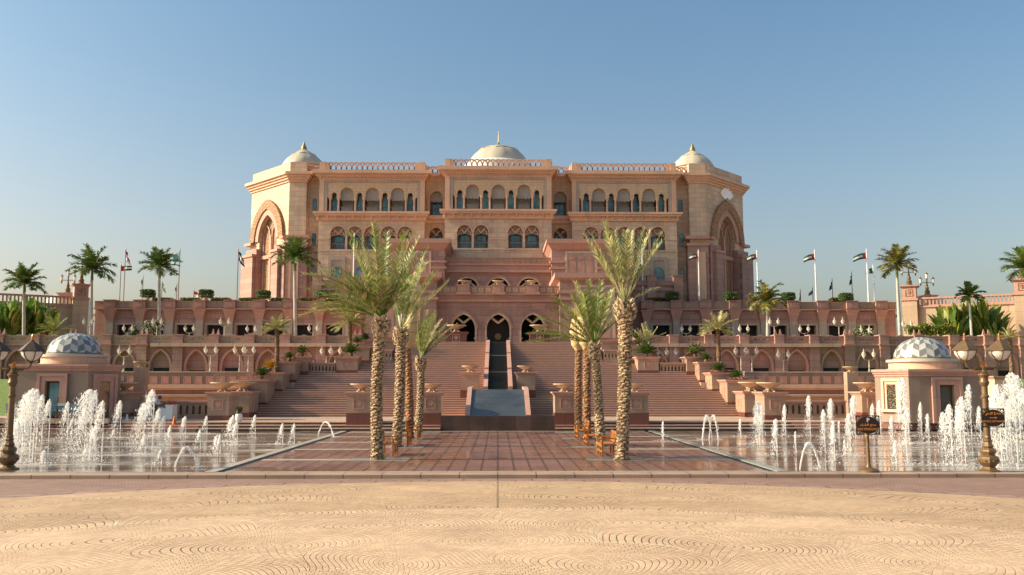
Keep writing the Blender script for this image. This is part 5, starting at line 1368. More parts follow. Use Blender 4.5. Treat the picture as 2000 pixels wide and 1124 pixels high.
for a in ((237, 512, 100, 'bars', 1, (1.15, .6), 'thin flagpole with red green and white flag, lower one at far left', True, .0), (246, 482, 97, 'redwhite', 1, (1.2, .8), 'tall flagpole with drooping red and white flag at far left', True, .6),
          (280, 536, 104, 'dkgreen', -1, (.9, .6), 'flagpole partly hidden behind the second tall left palm, with small dark flag', True, .7), (317, 545, 108, 'pale', 1, (1.0, .7), 'short flagpole with limp pale flag right of the tall left palm', True, .6),
          (346, 550, 108, 'green', -1, (.9, .6), 'short flagpole with small green flag next to the pale green flag', True, .7), (352, 484, 97, 'pale', -1, (1.6, 1.0), 'tall flagpole with pale green flag left of the palace', True, .35),
          (379, 562, 110, 'redwhite', 1, (1.3, .7), 'low flagpole with small red and white flag beside a round topiary', True, .2), (466, 483, 97, 'tri', 1, (1.3, 1.0), 'flagpole with drooping dark striped flag beside the left tower', True, .5),
          (692, 455, 96, None, 1, (1, 1), 'white flagpole standing behind the left palm crowns', False, 0), (1254, 480, 96, None, 1, (1, 1), 'white flagpole rising behind the tallest right palm', False, 0),
          (1364, 487, 97, 'bars', -1, (1.05, .62), 'white flagpole with four-colour flag in front of the right tower', False, 0), (1478, 488, 97, 'bars', -1, (1.05, .62), 'white flagpole with four-colour flag just right of the right tower', False, 0),
          (1563, 564, 108, 'blue', -1, (.7, .6), 'short flagpole with limp dark blue flag above a clipped bush', True, .85), (1591, 488, 97, 'bars', -1, (1.2, .7), 'tall white flagpole with four-colour flag midway between tower and right wing', False, 0),
          (1587, 560, 112, 'violet', -1, (.8, .5), 'short pole with violet and white flag behind a tall white pole', True, .4), (1625, 543, 108, 'blue', -1, (.9, .7), 'thin flagpole with limp blue flag, between two four-colour flags', True, .65),
          (1663, 530, 106, 'dkgreen', -1, (.9, .8), 'thin flagpole with limp dark green flag above a round bush', True, .75), (1692, 486, 97, 'bars', -1, (1.45, .7), 'tall white flagpole with four-colour flag nearest the right wing', False, 0),
          (1705, 516, 99, 'greenwhite', -1, (.85, .65), 'white flagpole with green and white flag nearest the right wing', False, 0), (1751, 505, 98, None, 1, (1, 1), 'bare white flagpole behind the palm at the right wing', False, 0)):
    flagpole(*a)
# ------------------------------------------------------------------ vegetation
def leafm(name, c, trans=.25, var=.35):
    m, n, l, b = newmat(name)
    f = noise(n, l, 2.5, pos(n), 3)
    k = mixc(n, l, ramp(n, l, f, .3, .7), sc(c, 1-var), sc(c, 1+var))
    l.new(k, b.inputs['Base Color']); b.inputs['Roughness'].default_value = .45
    t = n.new('ShaderNodeBsdfTranslucent'); l.new(k, t.inputs[0])
    mx = n.new('ShaderNodeMixShader'); mx.inputs[0].default_value = trans
    l.new(b.outputs[0], mx.inputs[1]); l.new(t.outputs[0], mx.inputs[2]); l.new(mx.outputs[0], n['Material Output'].inputs[0])
    return m
L_date = leafm('date_palm_green', (.22, .26, .065)); L_olive = leafm('olive_frond', (.36, .34, .13)); L_dry = leafm('dry_frond', (.58, .45, .22), .2)
L_bright = leafm('bright_frond_green', (.20, .28, .04), .3); L_royal = leafm('royal_palm_green', (.095, .15, .03)); L_royald = leafm('yellowing_frond', (.28, .21, .05))
L_cycad = leafm('cycad_green', (.06, .12, .015)); L_yel = leafm('yellow_cycad', (.50, .28, .02)); L_hedge = leafm('hedge_green', (.075, .135, .02), .15); L_banana = leafm('paddle_leaf_green', (.10, .19, .025), .35); L_lime = leafm('lime_shrub', (.24, .27, .03), .3)
L_pinkf = leafm('pink_blossom', (.55, .13, .16), .2); L_whitef = leafm('white_blossom', (.70, .66, .5), .2); L_redbed = leafm('red_green_bedding', (.20, .12, .035), .2)
M_royaltr = plain('pale_grey_trunk', (.42, .39, .33), .8, 0, .12, 3); M_crownsh = plain('green_crownshaft', (.13, .19, .035), .5, 0, .1)
M_boot = plain('trunk_boot', (.46, .335, .205), .85, 0, .3, 7); M_bootr = plain('reddish_trunk_boot', (.40, .19, .085), .85, 0, .3, 7)
M_bootd = plain('weathered_boot', (.30, .205, .12), .9, 0, .3, 7)
M_fib = plain('trunk_fibre', (.17, .10, .05), .95, 0, .35, 9)
M_burlap = plain('burlap_wrap', (.60, .42, .19), .9, 0, .08, 2.5, .25)

def frond(mb, p0, d, L, droop, lw, n, up=None, wind=(0, 0, 0), lift=.25, mi_dry=.1, wid=.035, rach=.028, bare=.12, ang=.75, lmax=1.0):
    p = Vector(p0); d = Vector(d).normalized(); st_ = L/n; w_ = Vector(wind)
    pts = [p.copy()]; ds = [d.copy()]
    for i in range(n):
        t = i/n
        d = (d + Vector((0, 0, -1))*droop*st_*(.3+1.6*t) + w_*st_*t).normalized()
        p = p + d*st_; pts.append(p.copy()); ds.append(d.copy())
    mb.mi = 0
    mb.tube(pts, [rach*(1-.85*i/n) for i in range(n+1)], 3, False)
    for i in range(1, n+1):
        t = i/n
        if t < bare: continue
        dd = ds[i]; ref = Vector((0, 0, 1)) if abs(dd.z) < .97 else Vector((0, -1, 0))
        side = dd.cross(ref)
        if side.length < .15: side = dd.cross(Vector((0, 1, 0)))
        side.normalize(); upv = side.cross(dd).normalized()
        ln = lw*(.35+.65*math.sin(min(1, (t-bare)/(1-bare)*1.25+.12)*math.pi*.62))*(1-.45*max(0, t-.6)/.4)
        for s in (-1, 1):
            for q in (0, .5):
                a = pts[i] - dd*st_*q
                v = (dd*ang + side*s*(.9-.25*t) + upv*(lift+rng.uniform(-.25, .25)) + Vector((rng.uniform(-.15, .15),)*3)).normalized()
                tip = a + v*ln*rng.uniform(.8, 1.1)*lmax + Vector((0, 0, -1))*ln*.12
                e = dd*wid*.5
                mb.mi = 2 if rng.random() < mi_dry else (1 if rng.random() < .35 else 0)
                mid = a + (tip-a)*.45 + upv*ln*.05
                n0 = len(mb.v)
                mb.v += [tuple(a-e), tuple(a+e), tuple(mid+e*1.1), tuple(tip), tuple(mid-e*1.1)]
                mb.f += [(n0, n0+1, n0+2, n0+4), (n0+4, n0+2, n0+3)]; mb.m += [mb.mi]*2
def booted_trunk(root, p0, p1, r0, r1, mat, rowh=.105, per=9, flare=1.35, jut=.055, name='trunk'):
    p0, p1 = Vector(p0), Vector(p1); ax = (p1-p0); H = ax.length; ax.normalize()
    bow = Vector((rng.uniform(-.05, .05)*H*.4, 0, 0))
    ctr = lambda t: p0 + (p1-p0)*t + bow*math.sin(math.pi*t)
    wv = [rng.uniform(-.06, .06) for _ in range(14)]
    rad = lambda t: (r0+(r1-r0)*t)*(1+wv[int(t*12.99)]*.6+(flare-1)*max(0, 1-t*H/.35)**2)
    m = MB(); m.mi = 0
    k = 24; m.tube([ctr(i/k) for i in range(k+1)], [rad(i/k)*.93 for i in range(k+1)], 12)
    rows = int(H/rowh)
    u = Vector((1, 0, 0)); v = Vector((0, 1, 0))
    for i in range(rows):
        n_ = per if i % 3 else per-1; ph = i*2.399
        for j in range(n_):
            if rng.random() < .06: continue
            t = min(.995, max(.002, (i+.3+rng.uniform(-.2, .2)+.35*(j % 2))/rows))
            a = ph+2*math.pi*(j+rng.uniform(-.2, .2))/n_
            c, rr = ctr(t), rad(t); hw = math.pi/n_*rng.uniform(.75, 1.12)
            up = rowh*rng.uniform(.7, 1.15); jj = jut*.85*rng.uniform(.65, 1.3); sk = rng.uniform(-.22, .22)*rowh
            f = lambda aa, r_, dz: c + (u*math.cos(aa)+v*math.sin(aa))*r_ + ax*dz
            m.mi = 1 if rng.random() < .8 else 2
            m.add([f(a-hw, rr*.95, -up*.35), f(a+hw, rr*.95, -up*.35+sk), f(a+hw*.8, rr+jj*.7, up*.3+sk), f(a-hw*.8, rr+jj*.7, up*.3), f(a, rr+jj*1.05, up*.05), f(a+hw*.6, rr*.9, up*.62), f(a-hw*.6, rr*.9, up*.62)],
                  [(0, 4, 3), (0, 1, 4), (1, 2, 4), (4, 2, 3), (3, 2, 5, 6), (0, 3, 6), (1, 5, 2)])
    return m.build(name, [M_fib, mat, M_bootd], root)
def sdir3(phi, psi): # screen angle from vertical and depth tilt
    a, b = R(phi), R(psi)
    return Vector((math.sin(a)*math.cos(b), math.sin(b), math.cos(a)*math.cos(b)))
def date_palm(base, top, r0, r1, fr, label, mats, mat_boot=M_boot, head=True, lw=.5, group='date palms on the plaza', wrap=None, jut=.055, cut=.35, name='date_palm', n=26, per=9, bare=.12, ang=.75):
    root = empty(name, base, label, 'palm tree', group)
    booted_trunk(root, base, top, r0, r1, mat_boot, .098 if r0 > .15 else .1, per if r0 < .18 else 9, 1.25, jut*.85)
    T = Vector(top)
    m = MB()
    if head:  # cut frond bases round the head
        m.mi = 1 if False else 0
        hb = MB(); hb.mi = 1
        for i in range(110):
            t = rng.random(); a = rng.uniform(0, 6.283); rr = r1*(1.0+.42*math.sin(t*3.1)); z = -t*cut*2.2+.08
            o = T + Vector((rr*math.cos(a), rr*math.sin(a), z)); q = Vector((math.cos(a)*.7, math.sin(a)*.7, 1)).normalized()
            s_ = Vector((-math.sin(a), math.cos(a), 0))*.05*rng.uniform(.7, 1.3)
            e = o + q*rng.uniform(.07, .15); w2 = Vector((math.cos(a), math.sin(a), 0))*.05
            hb.add([o-s_-w2, o+s_-w2, e+s_*.6-w2*.2, e-s_*.6-w2*.2, o-s_+w2, o+s_+w2, e+s_*.6+w2*.4, e-s_*.6+w2*.4], [(0, 1, 2, 3), (7, 6, 5, 4), (0, 4, 5, 1), (1, 5, 6, 2), (2, 6, 7, 3), (3, 7, 4, 0)])
        hb.build('cut_frond_bases', [M_fib, mat_boot], root)
    for (phi, psi, L, droop, wind) in fr:
        d = sdir3(phi, psi)
        frond(m, T + Vector((d.x*r1*.5, d.y*r1*.5, .05)), d, L, droop, lw, n, wind=wind, mi_dry=.14 if L > 1.9 else .35, bare=bare, ang=ang)
    m.build('crown', mats, root)
    return root
ru = lambda a, b: rng.uniform(a, b)
def spread(n, a, b, psi, L, droop, wind=(0, 0, 0), j=5):
    return [(a+(b-a)*(i+.5)/n+ru(-j, j), ru(-psi, psi), L*ru(.85, 1.1), droop*ru(.7, 1.3), wind) for i in range(n)]
# left row (road to stairs)
bz = .12
pt3 = lambda px, py, Y: (P(px, py, Y)[0], Y, P(px, py, Y)[1])
base_l = [(-4.28, 32.4, bz), (-4.33, 38.8, bz), (-4.36, 44.8, bz), (-4.42, 50.2, bz)]
fr = spread(9, -78, -25, 28, 2.75, .26, (-.14, 0, 0)) + spread(10, -25, 32, 32, 3.1, .07, (-.03, 0, 0)) + [(22, 5, 3.25, .02, (0.03, 0, 0)), (31, -12, 3.0, .05, (.05, 0, 0)), (-66, -12, 2.9, .05, (-.02, 0, 0)), (-58, 8, 2.9, .04, (0, 0, 0)), (-40, -20, 3.2, .25, (-.25, 0, 0)), (-32, 14, 3.2, .22, (-.3, 0, 0))] + spread(12, -45, 40, 45, 1.7, .25, (-.05, 0, 0))
date_palm(base_l[0], pt3(745, 622, 32.4), .205, .20, fr, 'big shaggy date palm nearest the road in the left row, fronds blown to the left', [L_bright, L_olive, L_dry], lw=.52, bare=.2, n=30)
fr = spread(15, -22, 38, 30, 2.9, .06, (.02, 0, 0)) + [(44, -15, 2.9, .02, (.02, 0, 0)), (15, 10, 3.6, 0, (0, 0, 0))]
date_palm(base_l[1], pt3(783, 645, 38.8), .20, .21, fr, 'second date palm of the left row, with upright dusty green fronds', [L_date, L_olive, L_dry], lw=.46, bare=.25, ang=.9)
fr = spread(17, -12, 46, 28, 2.5, .08, (.05, 0, 0))
date_palm(base_l[3], pt3(822, 700, 50.2), .20, .19, fr, 'last palm of the left row, slim with fronds leaning to the right', [L_date, L_olive, L_dry], lw=.38)
base_r = [(4.38, 32.1, bz), (4.42, 38.9, bz), (4.43, 44.9, bz), (4.46, 50.2, bz)]
fr = [(-30, -8, 2.75, -.03, (-.10, 0, 0)), (-22, 12, 2.75, .0, (-.05, 0, 0)), (-15, -14, 2.9, 0, (-.02, 0, 0)), (-7, 6, 2.6, 0, (0, 0, 0)), (1, -10, 2.45, .0, (0, 0, 0)), (7, 14, 2.75, 0, (.02, 0, 0)), (13, -10, 2.65, 0, (.03, 0, 0)), (19, 6, 2.8, 0, (.05, 0, 0)), (25, -8, 2.75, .02, (.07, 0, 0)), (29, 12, 2.75, .03, (.08, 0, 0)), (-12, 22, 3.0, 0, (0, 0, 0)), (62, 25, 1.5, .1, (0, 0, 0)), (4, 20, 2.9, 0, (0, 0, 0)), (-25, 20, 2.6, .05, (-.06, 0, 0))]
date_palm(base_r[0], pt3(1221, 592, 32.1), .21, .25, fr, 'tallest date palm, nearest the road in the right row, stiff fronds tied upright', [L_olive, L_date, L_dry], lw=.50, bare=.26, ang=.95, n=32)
fr = spread(9, -84, -30, 26, 2.8, .12, (-.05, 0, 0)) + spread(10, -30, 42, 30, 2.6, .06) + [(-76, -5, 2.9, .10, (0, 0, 0)), (40, 10, 2.2, .3, (0, 0, 0))]
date_palm(base_r[1], pt3(1161, 672, 38.9), .205, .17, fr, 'leaning date palm second in the right row, fronds arching to the left', [L_bright, L_olive, L_dry], lw=.50, bare=.2, n=30)
def wrapped(base, pts, label):
    """palm with its crown bound in burlap: pts = (px, py, half width m) from wrap bottom to tuft"""
    Y = base[1]; root = empty('wrapped_palm', base, label, 'palm tree', 'date palms on the plaza')
    b0 = pt3(pts[0][0], pts[0][1], Y)
    booted_trunk(root, base, b0, .19, .17, M_bootr, .12, 8, 1.2, .05)
    m = MB(); P3 = [pt3(a, b, Y) for a, b, _ in pts]; rad = [c for _, _, c in pts]
    path, rr = [], []
    for i in range(len(P3)-1):
        for k in range(5):
            t = k/5; path.append(Vector(P3[i]).lerp(Vector(P3[i+1]), t)); rr.append((rad[i]*(1-t)+rad[i+1]*t)*(1+.035*math.sin(9.1*i+k*2.3)))
    path.append(Vector(P3[-1])); rr.append(rad[-1])
    m.tube(path, rr, 16); m.build('burlap_wrap', M_burlap, root, 60)
    rp = MB()
    for i in (2, 6, 9, 13):
        c, r_ = path[min(i, len(path)-1)], rr[min(i, len(rr)-1)]+.008
        rp.tube([c + Vector((r_*math.cos(a*.5236), r_*math.sin(a*.5236), .05*math.cos(a*.5236+i))) for a in range(13)], .01, 4, False)
    rp.build('rope', M_fib, root)
    t = MB(); top = path[-1]
    for i in range(170):
        a = ru(0, 6.283); d = Vector((math.cos(a)*ru(0, .75), math.sin(a)*ru(0, .75), 1)).normalized(); L = ru(.4, .85)
        s_ = Vector((-math.sin(a), math.cos(a), 0))*.022; o = top + Vector((math.cos(a), math.sin(a), 0))*rr[-1]*ru(.2, .9) - Vector((0, 0, .1)); e = o+d*L; k = o+d*L*.55+Vector((d.x, d.y, 0))*.04
        t.mi = 1 if rng.random() < .3 else 0
        t.add([o-s_, o+s_, k+s_, e, k-s_], [(0, 1, 2, 4), (4, 2, 3)])
    t.build('crown', [L_dry, L_olive], root)
wrapped(base_l[2], [(795, 680, .20), (797, 668, .34), (800, 645, .38), (804, 625, .28), (806, 612, .19), (807, 604, .22)], 'palm with its crown bound in a pale burlap sack, third in the left row')
wrapped(base_r[2], [(1147, 682, .20), (1146, 670, .36), (1143, 650, .39), (1139, 630, .35), (1137, 618, .26)], 'burlap-wrapped palm in the right row, the nearer one beside the leaning palm')
wrapped(base_r[3], [(1130, 684, .20), (1128, 672, .36), (1126, 650, .39), (1125, 632, .28), (1126, 622, .22)], 'burlap-wrapped palm at the far end of the right row')

# royal palms on the terrace behind the arcade wall
def royal(px, pytop, Y, rcr, label, nf=15, yel=.05, zb_=6.15, droop=.5, rad=.16, trunk_px=None, group='royal palms on the terrace', lw=.58):
    X, Z = P(px, pytop, Y); Xb = P(trunk_px or px, 655, Y)[0]
    root = empty('royal_palm', (Xb, Y, zb_), label, 'palm tree', group)
    m = MB(); H = Z-zb_
    lean = lambda t: Xb + (X-Xb)*t
    m.tube([(lean(t), Y, zb_+H*.86*t) for t in (0, .08, .3, .6, 1)], [rad*1.25, rad, rad*1.02, rad*.95, rad*.75], 10); m.build('trunk', M_royaltr, root, 60)
    m = MB(); m.tube([(lean(.86), Y, zb_+H*.858), (lean(.92), Y, zb_+H*.92), (X, Y, Z+.1)], [rad*.85, rad*.8, rad*.4], 8); m.build('crownshaft', M_crownsh, root, 60)
    m = MB()
    nf = int(nf*1.35)
    for i in range(nf):
        a = 2.399*i + px; el = R(78 - 88*(i/nf)**.9)
        d = Vector((math.cos(a)*math.cos(el), math.sin(a)*math.cos(el), math.sin(el)))
        frond(m, (X, Y, Z), d, rcr*ru(.9, 1.15), droop*ru(.7, 1.3)/rcr*1.7, lw*rcr*.7, 17, lift=ru(-.2, .3), mi_dry=yel, wid=.10, rach=.03, bare=.08, ang=.5)
    m.build('crown', [L_royal, L_royal if yel < .1 else L_royald, L_royald], root)
royal(48, 553, 84, 1.95, 'tall royal palm at far left, in front of the paddle-leaf clump')
royal(180, 527, 84, 2.15, 'tall royal palm beside the lamp pier, left', trunk_px=179)
royal(312, 521, 84, 1.9, 'tall royal palm between flagpoles, left of the palace', 16)
royal(576, 505, 84, 2.1, 'slender royal palm in front of the left palace tower', trunk_px=578)
royal(1499, 588, 84, 2.0, 'short royal palm with arching fronds just right of the palace', 13, .2, droop=.75, rad=.17)
royal(1751, 518, 84, 1.85, 'tall royal palm beside the right lamp pier, yellow lower fronds', 16, .3, trunk_px=1758)
royal(1893, 578, 84, 1.35, 'slim royal palm in front of the right paddle-leaf clump', 12, .02, rad=.12, trunk_px=1898)
royal(2003, 525, 80, 2.2, 'royal palm cut off by the right frame edge', 15, .08, trunk_px=2006)
def small_date(px, pyc, pyb, Y, zb_, r, label, mats, nf=26, droop=.3, base=.16, sparse=False):
    X, Z = P(px, pyc, Y)
    if sparse: fr = [(-40, 0, r*1.1, .05, (0, 0, 0)), (-28, 10, r, .05, (0, 0, 0)), (-16, -8, r*1.15, 0, (0, 0, 0)), (-4, 5, r*1.2, 0, (0, 0, 0)), (4, -20, r*.8, .1, (0, 0, 0)), (30, 0, r*1.1, .05, (0, 0, 0)), (52, -5, r*1.15, .15, (0, 0, 0)), (66, 8, r*1.1, .25, (0, 0, 0)), (15, 20, r*.8, .1, (0, 0, 0))]
    else: fr = [(x, ru(-65, 65), r*ru(.85, 1.1), droop*ru(.6, 1.4), (0, 0, 0)) for x in [(-105+210*i/(nf-1)) + ru(-6, 6) for i in range(nf)]]
    return date_palm((X, Y, zb_), (X, Y, Z), base, base*.95, fr, label, mats, M_fib if not sparse else M_boot, False, .34*r/1.4+.06, 'small date palms by the stairs', jut=.03, name='small_date_palm', n=18, per=7)
small_date(541, 644, 705, 66.8, 3.2, 1.15, 'small date palm with blue-green crown rising behind the left planters', [L_date, L_olive, L_dry], 30)
small_date(684, 632, 690, 73.5, 4.9, 1.75, 'date palm with drooping yellow lower fronds behind the left row of palms', [L_date, L_olive, L_dry], 34, .35, .17)
small_date(106, 647, 655, 82, 6.15, 1.7, 'low bushy date palm behind the left kiosk dome', [L_bright, L_date, L_olive], 26, .25, .25)
small_date(1402, 645, 706, 66.8, 3.2, 1.45, 'small date palm with golden drooping fronds behind the right planters', [L_olive, L_date, L_dry], 36, .4)
small_date(1264, 674, 690, 72, 5.6, 1.45, 'young palm with a few stiff spreading fronds right of the tallest palm', [L_date, L_olive, L_dry], 9, sparse=True)
small_date(1972, 660, 735, 61, 2.6, .75, 'thin young palm in a pale square planter above the right lawn', [L_olive, L_date, L_dry], 14, .3, .13)
x0, x1 = P(1943, 752, 60)[0], P(1974, 752, 60)[0]
pedestal('stone_planter', x0, x1, 60, 61.8, 1.9, P(1943, 735, 60)[1], .05, 'pale square planter box with a thin palm, above the right lawn', 'planter', 'planter boxes', M_peach, False)

def cycad(px, py, Y, r, label, mats=None, nf=30, flowers=None):
    X, Z = P(px, py, Y)
    root = empty('cycad', (X, Y, Z), label, 'cycad', 'cycads in the planters')
    m = MB()
    for i in range(nf):
        a = 2.399*i; el = R(78-62*(i/nf)); d = Vector((math.cos(a)*math.cos(el), math.sin(a)*math.cos(el), math.sin(el)))
        frond(m, (X, Y, Z+.12), d, r*ru(.9, 1.1), .9/r*.8, r*.24, 14, lift=.35, mi_dry=.04, wid=.045, rach=.018, bare=.1, ang=.6)
    m.build('fronds', mats or [L_cycad, L_cycad, L_olive], root)
    m = MB(); m.lathe([(.12, Z-.12), (.16, Z), (.1, Z+.16), (.04, Z+.2)], X, Y, 8); m.build('stem', M_fib, root)
    if flowers:
        m = MB()
        for i in range(160):
            c = Vector((X+ru(-1, 1)*flowers, Y+ru(-.9, .3), Z+ru(0, .14))); v = Vector((ru(-1, 1), ru(-1, 1), ru(0, 1))).normalized()*.06; w2 = v.cross(Vector((0, 0, 1))).normalized()*.05
            m.mi = 0 if rng.random() < .6 else 1
            m.add([c-w2, c+v, c+w2], [(0, 1, 2)])
        b = m.build('flower_bed', [L_pinkf, L_cycad], None, 0, (X, Y, Z)); tag(b, 'pink bedding flowers around the ' + label, 'flowers', 'bedding flowers')
for a in ((511, 737, 63.2, .62, 'green cycad, in the lowest left planter', None, 30, .8), (527, 722, 65.4, .62, 'yellow cycad, in the second lowest left planter', [L_yel, L_yel, L_royald], 26, .6), (565, 703, 67.4, .5, 'small green cycad, in the third left planter', None, 24, .7), (590, 693, 69.2, .6, 'green cycad, in the fourth left planter', None, 26), (686, 693, 69.5, .8, 'dark spiky cycad, in the left planter with a square emblem', None, 34), (697, 673, 72, .55, 'small cycad, in the sixth left planter', None, 24, .7), (714, 667, 74.3, .6, 'cycad, in the topmost left planter', None, 24, .9),
          (1262, 695, 69.5, .95, 'large bushy cycad, in the right planter with a square emblem', None, 40), (1358, 695, 69.2, .9, 'broad cycad with yellowing leaves, in the fourth right planter', [L_cycad, L_olive, L_dry], 34), (1379, 706, 67.4, .55, 'small green cycad, in the third right planter', None, 24), (1404, 727, 65.4, .68, 'bright green cycad, in the second lowest right planter', None, 26, .9), (1438, 741, 63.2, .6, 'green cycad, in the lowest right planter', None, 26, .5), (1242, 664, 74.3, .6, 'cycad, in the topmost right planter', [L_cycad, L_olive, L_olive], 24), (1247, 676, 72, .6, 'olive cycad, in the sixth right planter', [L_cycad, L_olive, L_olive], 24)):
    cycad(*a)

def leafblob(m, c, rad, n, size, shell=.6, box=False, mats=1):
    c = Vector(c)
    for i in range(n):
        while True:
            q = Vector((ru(-1, 1), ru(-1, 1), ru(-1, 1)))
            l_ = max(abs(q.x)**6+abs(q.y)**6+abs(q.z)**6, 1e-6)**(1/6) if box else q.length
            if shell < l_ <= 1: break
        p = c + Vector((q.x*rad[0], q.y*rad[1], q.z*rad[2]))
        v = (Vector((ru(-1, 1), ru(-1, 1), ru(-1, 1))) + q*.6).normalized(); w_ = v.cross(Vector((ru(-1, 1), ru(-1, 1), ru(-1, 1)))).normalized()
        s = size*ru(.6, 1.3); m.mi = rng.randrange(mats)
        m.add([p-w_*s*.35, p+v*s*.5, p+w_*s*.35, p-v*s*.5], [(0, 1, 2, 3)])
# clipped bushes in bowls on the upper terrace wall
tops = [(289, 574), (403, 574.5), (515, 576), (631, 575), (1315, 579), (1428, 580), (1541, 580), (1654, 581)]
for i, (px, py) in enumerate(tops):
    Y = 95.0; X, Z = P(px, py, Y); zt = ZZ(587.5, Y)
    S = 'left' if i < 4 else 'right'
    nm = (['farthest left', 'second from the left', 'just left of the slender palm', 'nearest the palace on the left'] + ['nearest the palace on the right', 'before the right tower', 'between the two right flagpole groups', 'farthest right'])[i]
    bowl(X, Y, zt, .62, f'stone bowl on the upper wall under a clipped bush, {nm}', 'bowls on the upper terrace wall')
    r = empty('clipped_bush', (X, Y, zt+.42), f'flat-topped clipped bush on the upper terrace wall, {nm}', 'bush', 'clipped bushes')
    m = MB(); c = (X - (.1 if S == 'right' else -.0), Y, Z+.02)
    leafblob(m, c, (.70, .66, .44), 1100, .13, .82, True); m.build('foliage', L_hedge, r)
    m = MB(); m.tube([(X, Y, zt+.38), (X, Y, Z)], .09, 6); m.build('stem', M_fib, r)
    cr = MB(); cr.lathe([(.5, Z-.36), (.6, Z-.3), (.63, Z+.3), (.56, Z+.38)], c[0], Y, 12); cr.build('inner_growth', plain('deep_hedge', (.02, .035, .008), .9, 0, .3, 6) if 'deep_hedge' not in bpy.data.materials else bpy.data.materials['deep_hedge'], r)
for i, (a, b) in enumerate(((297, 341), (352, 392), (412, 452), (467, 508), (528, 566), (584, 620), (640, 680), (1262, 1305), (1462, 1482), (1620, 1646))):
    Y = 95.9; xa, za_ = P(a, 590, Y); xb2, _ = P(b, 590, Y); hh = .42 if i != 8 else .6
    m = MB(); leafblob(m, ((xa+xb2)/2, Y, za_+.02), ((xb2-xa)/2, .5, hh), 2600, .15, .35, True, 2)
    tag(m.build('flower_hedge', [L_redbed, L_hedge if i % 2 else L_olive], None, 0, ((xa+xb2)/2, Y, za_-.3)), 'low red-green flowering hedge on the upper terrace wall, ' + ('%s, left side' % ordl(i) if i < 7 else ['nearest the palace on the right side', 'middle one on the right side', 'farthest right'][i-7]), 'hedge', 'flowering hedges')

def paddle_clump(px, pyb, Y, zb_, h, n, label, spreadx=.9, dry=.1):
    X = P(px, pyb, Y)[0]; h *= 1.45; n = int(n*1.7)
    r = empty('paddle_leaf_plant', (X, Y, zb_), label, 'plant', 'paddle-leaf clumps')
    m = MB(); s_ = MB()
    for i in range(n):
        a = ru(-1, 1); yy = ru(-.7, .7); bx = X + a*spreadx*.35; lean = a*.7+ru(-.2, .2); H = h*ru(.25, .75)*(1-.25*abs(a))
        p0 = Vector((bx, Y+yy*.5, zb_)); p1 = p0 + Vector((lean*H*.6, yy*H*.25, H))
        s_.tube([p0, p0.lerp(p1, .5)+Vector((-lean*.1, 0, 0)), p1], [.05, .035, .02], 4, False)
        d = (p1-p0).normalized(); L = h*ru(.30, .46); W = L*.115; rot = ru(0, 3.14)
        w_ = Vector((math.cos(rot), math.sin(rot), 0)); w_ = (w_ - d*w_.dot(d)).normalized()
        m.mi = 1 if rng.random() < .3 else (2 if rng.random() < dry else 0)
        pr = None; nseg = 6
        for k in range(nseg+1):
            t = k/nseg; c = p1 + d*L*t + Vector((d.x*1.1, d.y*1.1, -.35))*L*.45*t*t; ww = W*math.sin(math.pi*(.12+.86*t))**.7
            cur = (c-w_*ww+Vector((0, 0, ww*.25)), c, c+w_*ww+Vector((0, 0, ww*.25)))
            if pr: m.quad(pr[0], pr[1], cur[1], cur[0]); m.quad(pr[1], pr[2], cur[2], cur[1])
            pr = cur
    m.build('leaves', [L_banana, L_lime, L_royald], r); s_.build('stems', L_banana, r)
for a in ((12, 655, 85, 6.15, 3.0, 60, 'dense paddle-leaf clump at the far left frame edge'), (38, 655, 86, 6.15, 3.3, 70, 'paddle-leaf clump behind the far left royal palm'), (70, 655, 86, 6.15, 3.0, 60, 'paddle-leaf clump with orange leaf next to the low bushy date palm'),
          (1858, 655, 86, 6.15, 2.9, 50, 'bright yellow-green paddle-leaf clump, nearest the pale right wing wall'), (1893, 655, 86.5, 6.15, 3.2, 60, 'dark paddle-leaf clump behind the slim right palm'), (1925, 655, 86, 6.15, 3.3, 60, 'large paddle-leaf clump leaning right towards the far pier'), (1950, 655, 85.5, 6.15, 2.4, 26, 'loose paddle-leaf clump in front of the far right pier')):
    paddle_clump(*a)
def shrub(px, py, Y, rad, n, mats, label, size=.2, zb_=6.15, cat='shrub'):
    X, Z = P(px, py, Y); r = empty('shrub', (X, Y, zb_), label, cat, 'shrubs behind the arcade wall')
    m = MB()
    for k in range(9):
        leafblob(m, (X+ru(-.6, .6)*rad[0], Y+ru(-.5, .5)*rad[1], Z+ru(-.5, .4)*rad[2]), tuple(q*ru(.35, .55) for q in rad), n//9, size, .35, False, len(mats))
    m.build('foliage', mats, r)
    m = MB()
    for k in range(5): m.tube([(X+ru(-.2, .2), Y, zb_), (X+ru(-.6, .6)*rad[0], Y, Z)], .04, 4, False)
    m.build('stems', M_fib, r)
shrub(262, 648, 84, (.9, .8, .9), 900, [L_hedge, L_cycad, L_whitef], 'leafy white-flowering shrub behind the left arcade parapet, lower one')
shrub(297, 641, 84, (1.1, .9, 1.1), 1200, [L_hedge, L_cycad, L_whitef], 'bigger white-flowering shrub next to the third tall left palm')
shrub(1683, 650, 84, (1.3, .8, .75), 1000, [L_hedge, L_lime, L_whitef], 'pale-flowering shrub in front of the right upper wall')
for i, px in enumerate((1785, 1803, 1826, 1845)): shrub(px, 646-(i % 2)*3, 84, (1.0, .8, .75), 900, [L_lime, L_lime, L_hedge], 'yellow-green shrub at the foot of the right wing wall, ' + ['leftmost', 'second from left', 'third from left', 'rightmost'][i])

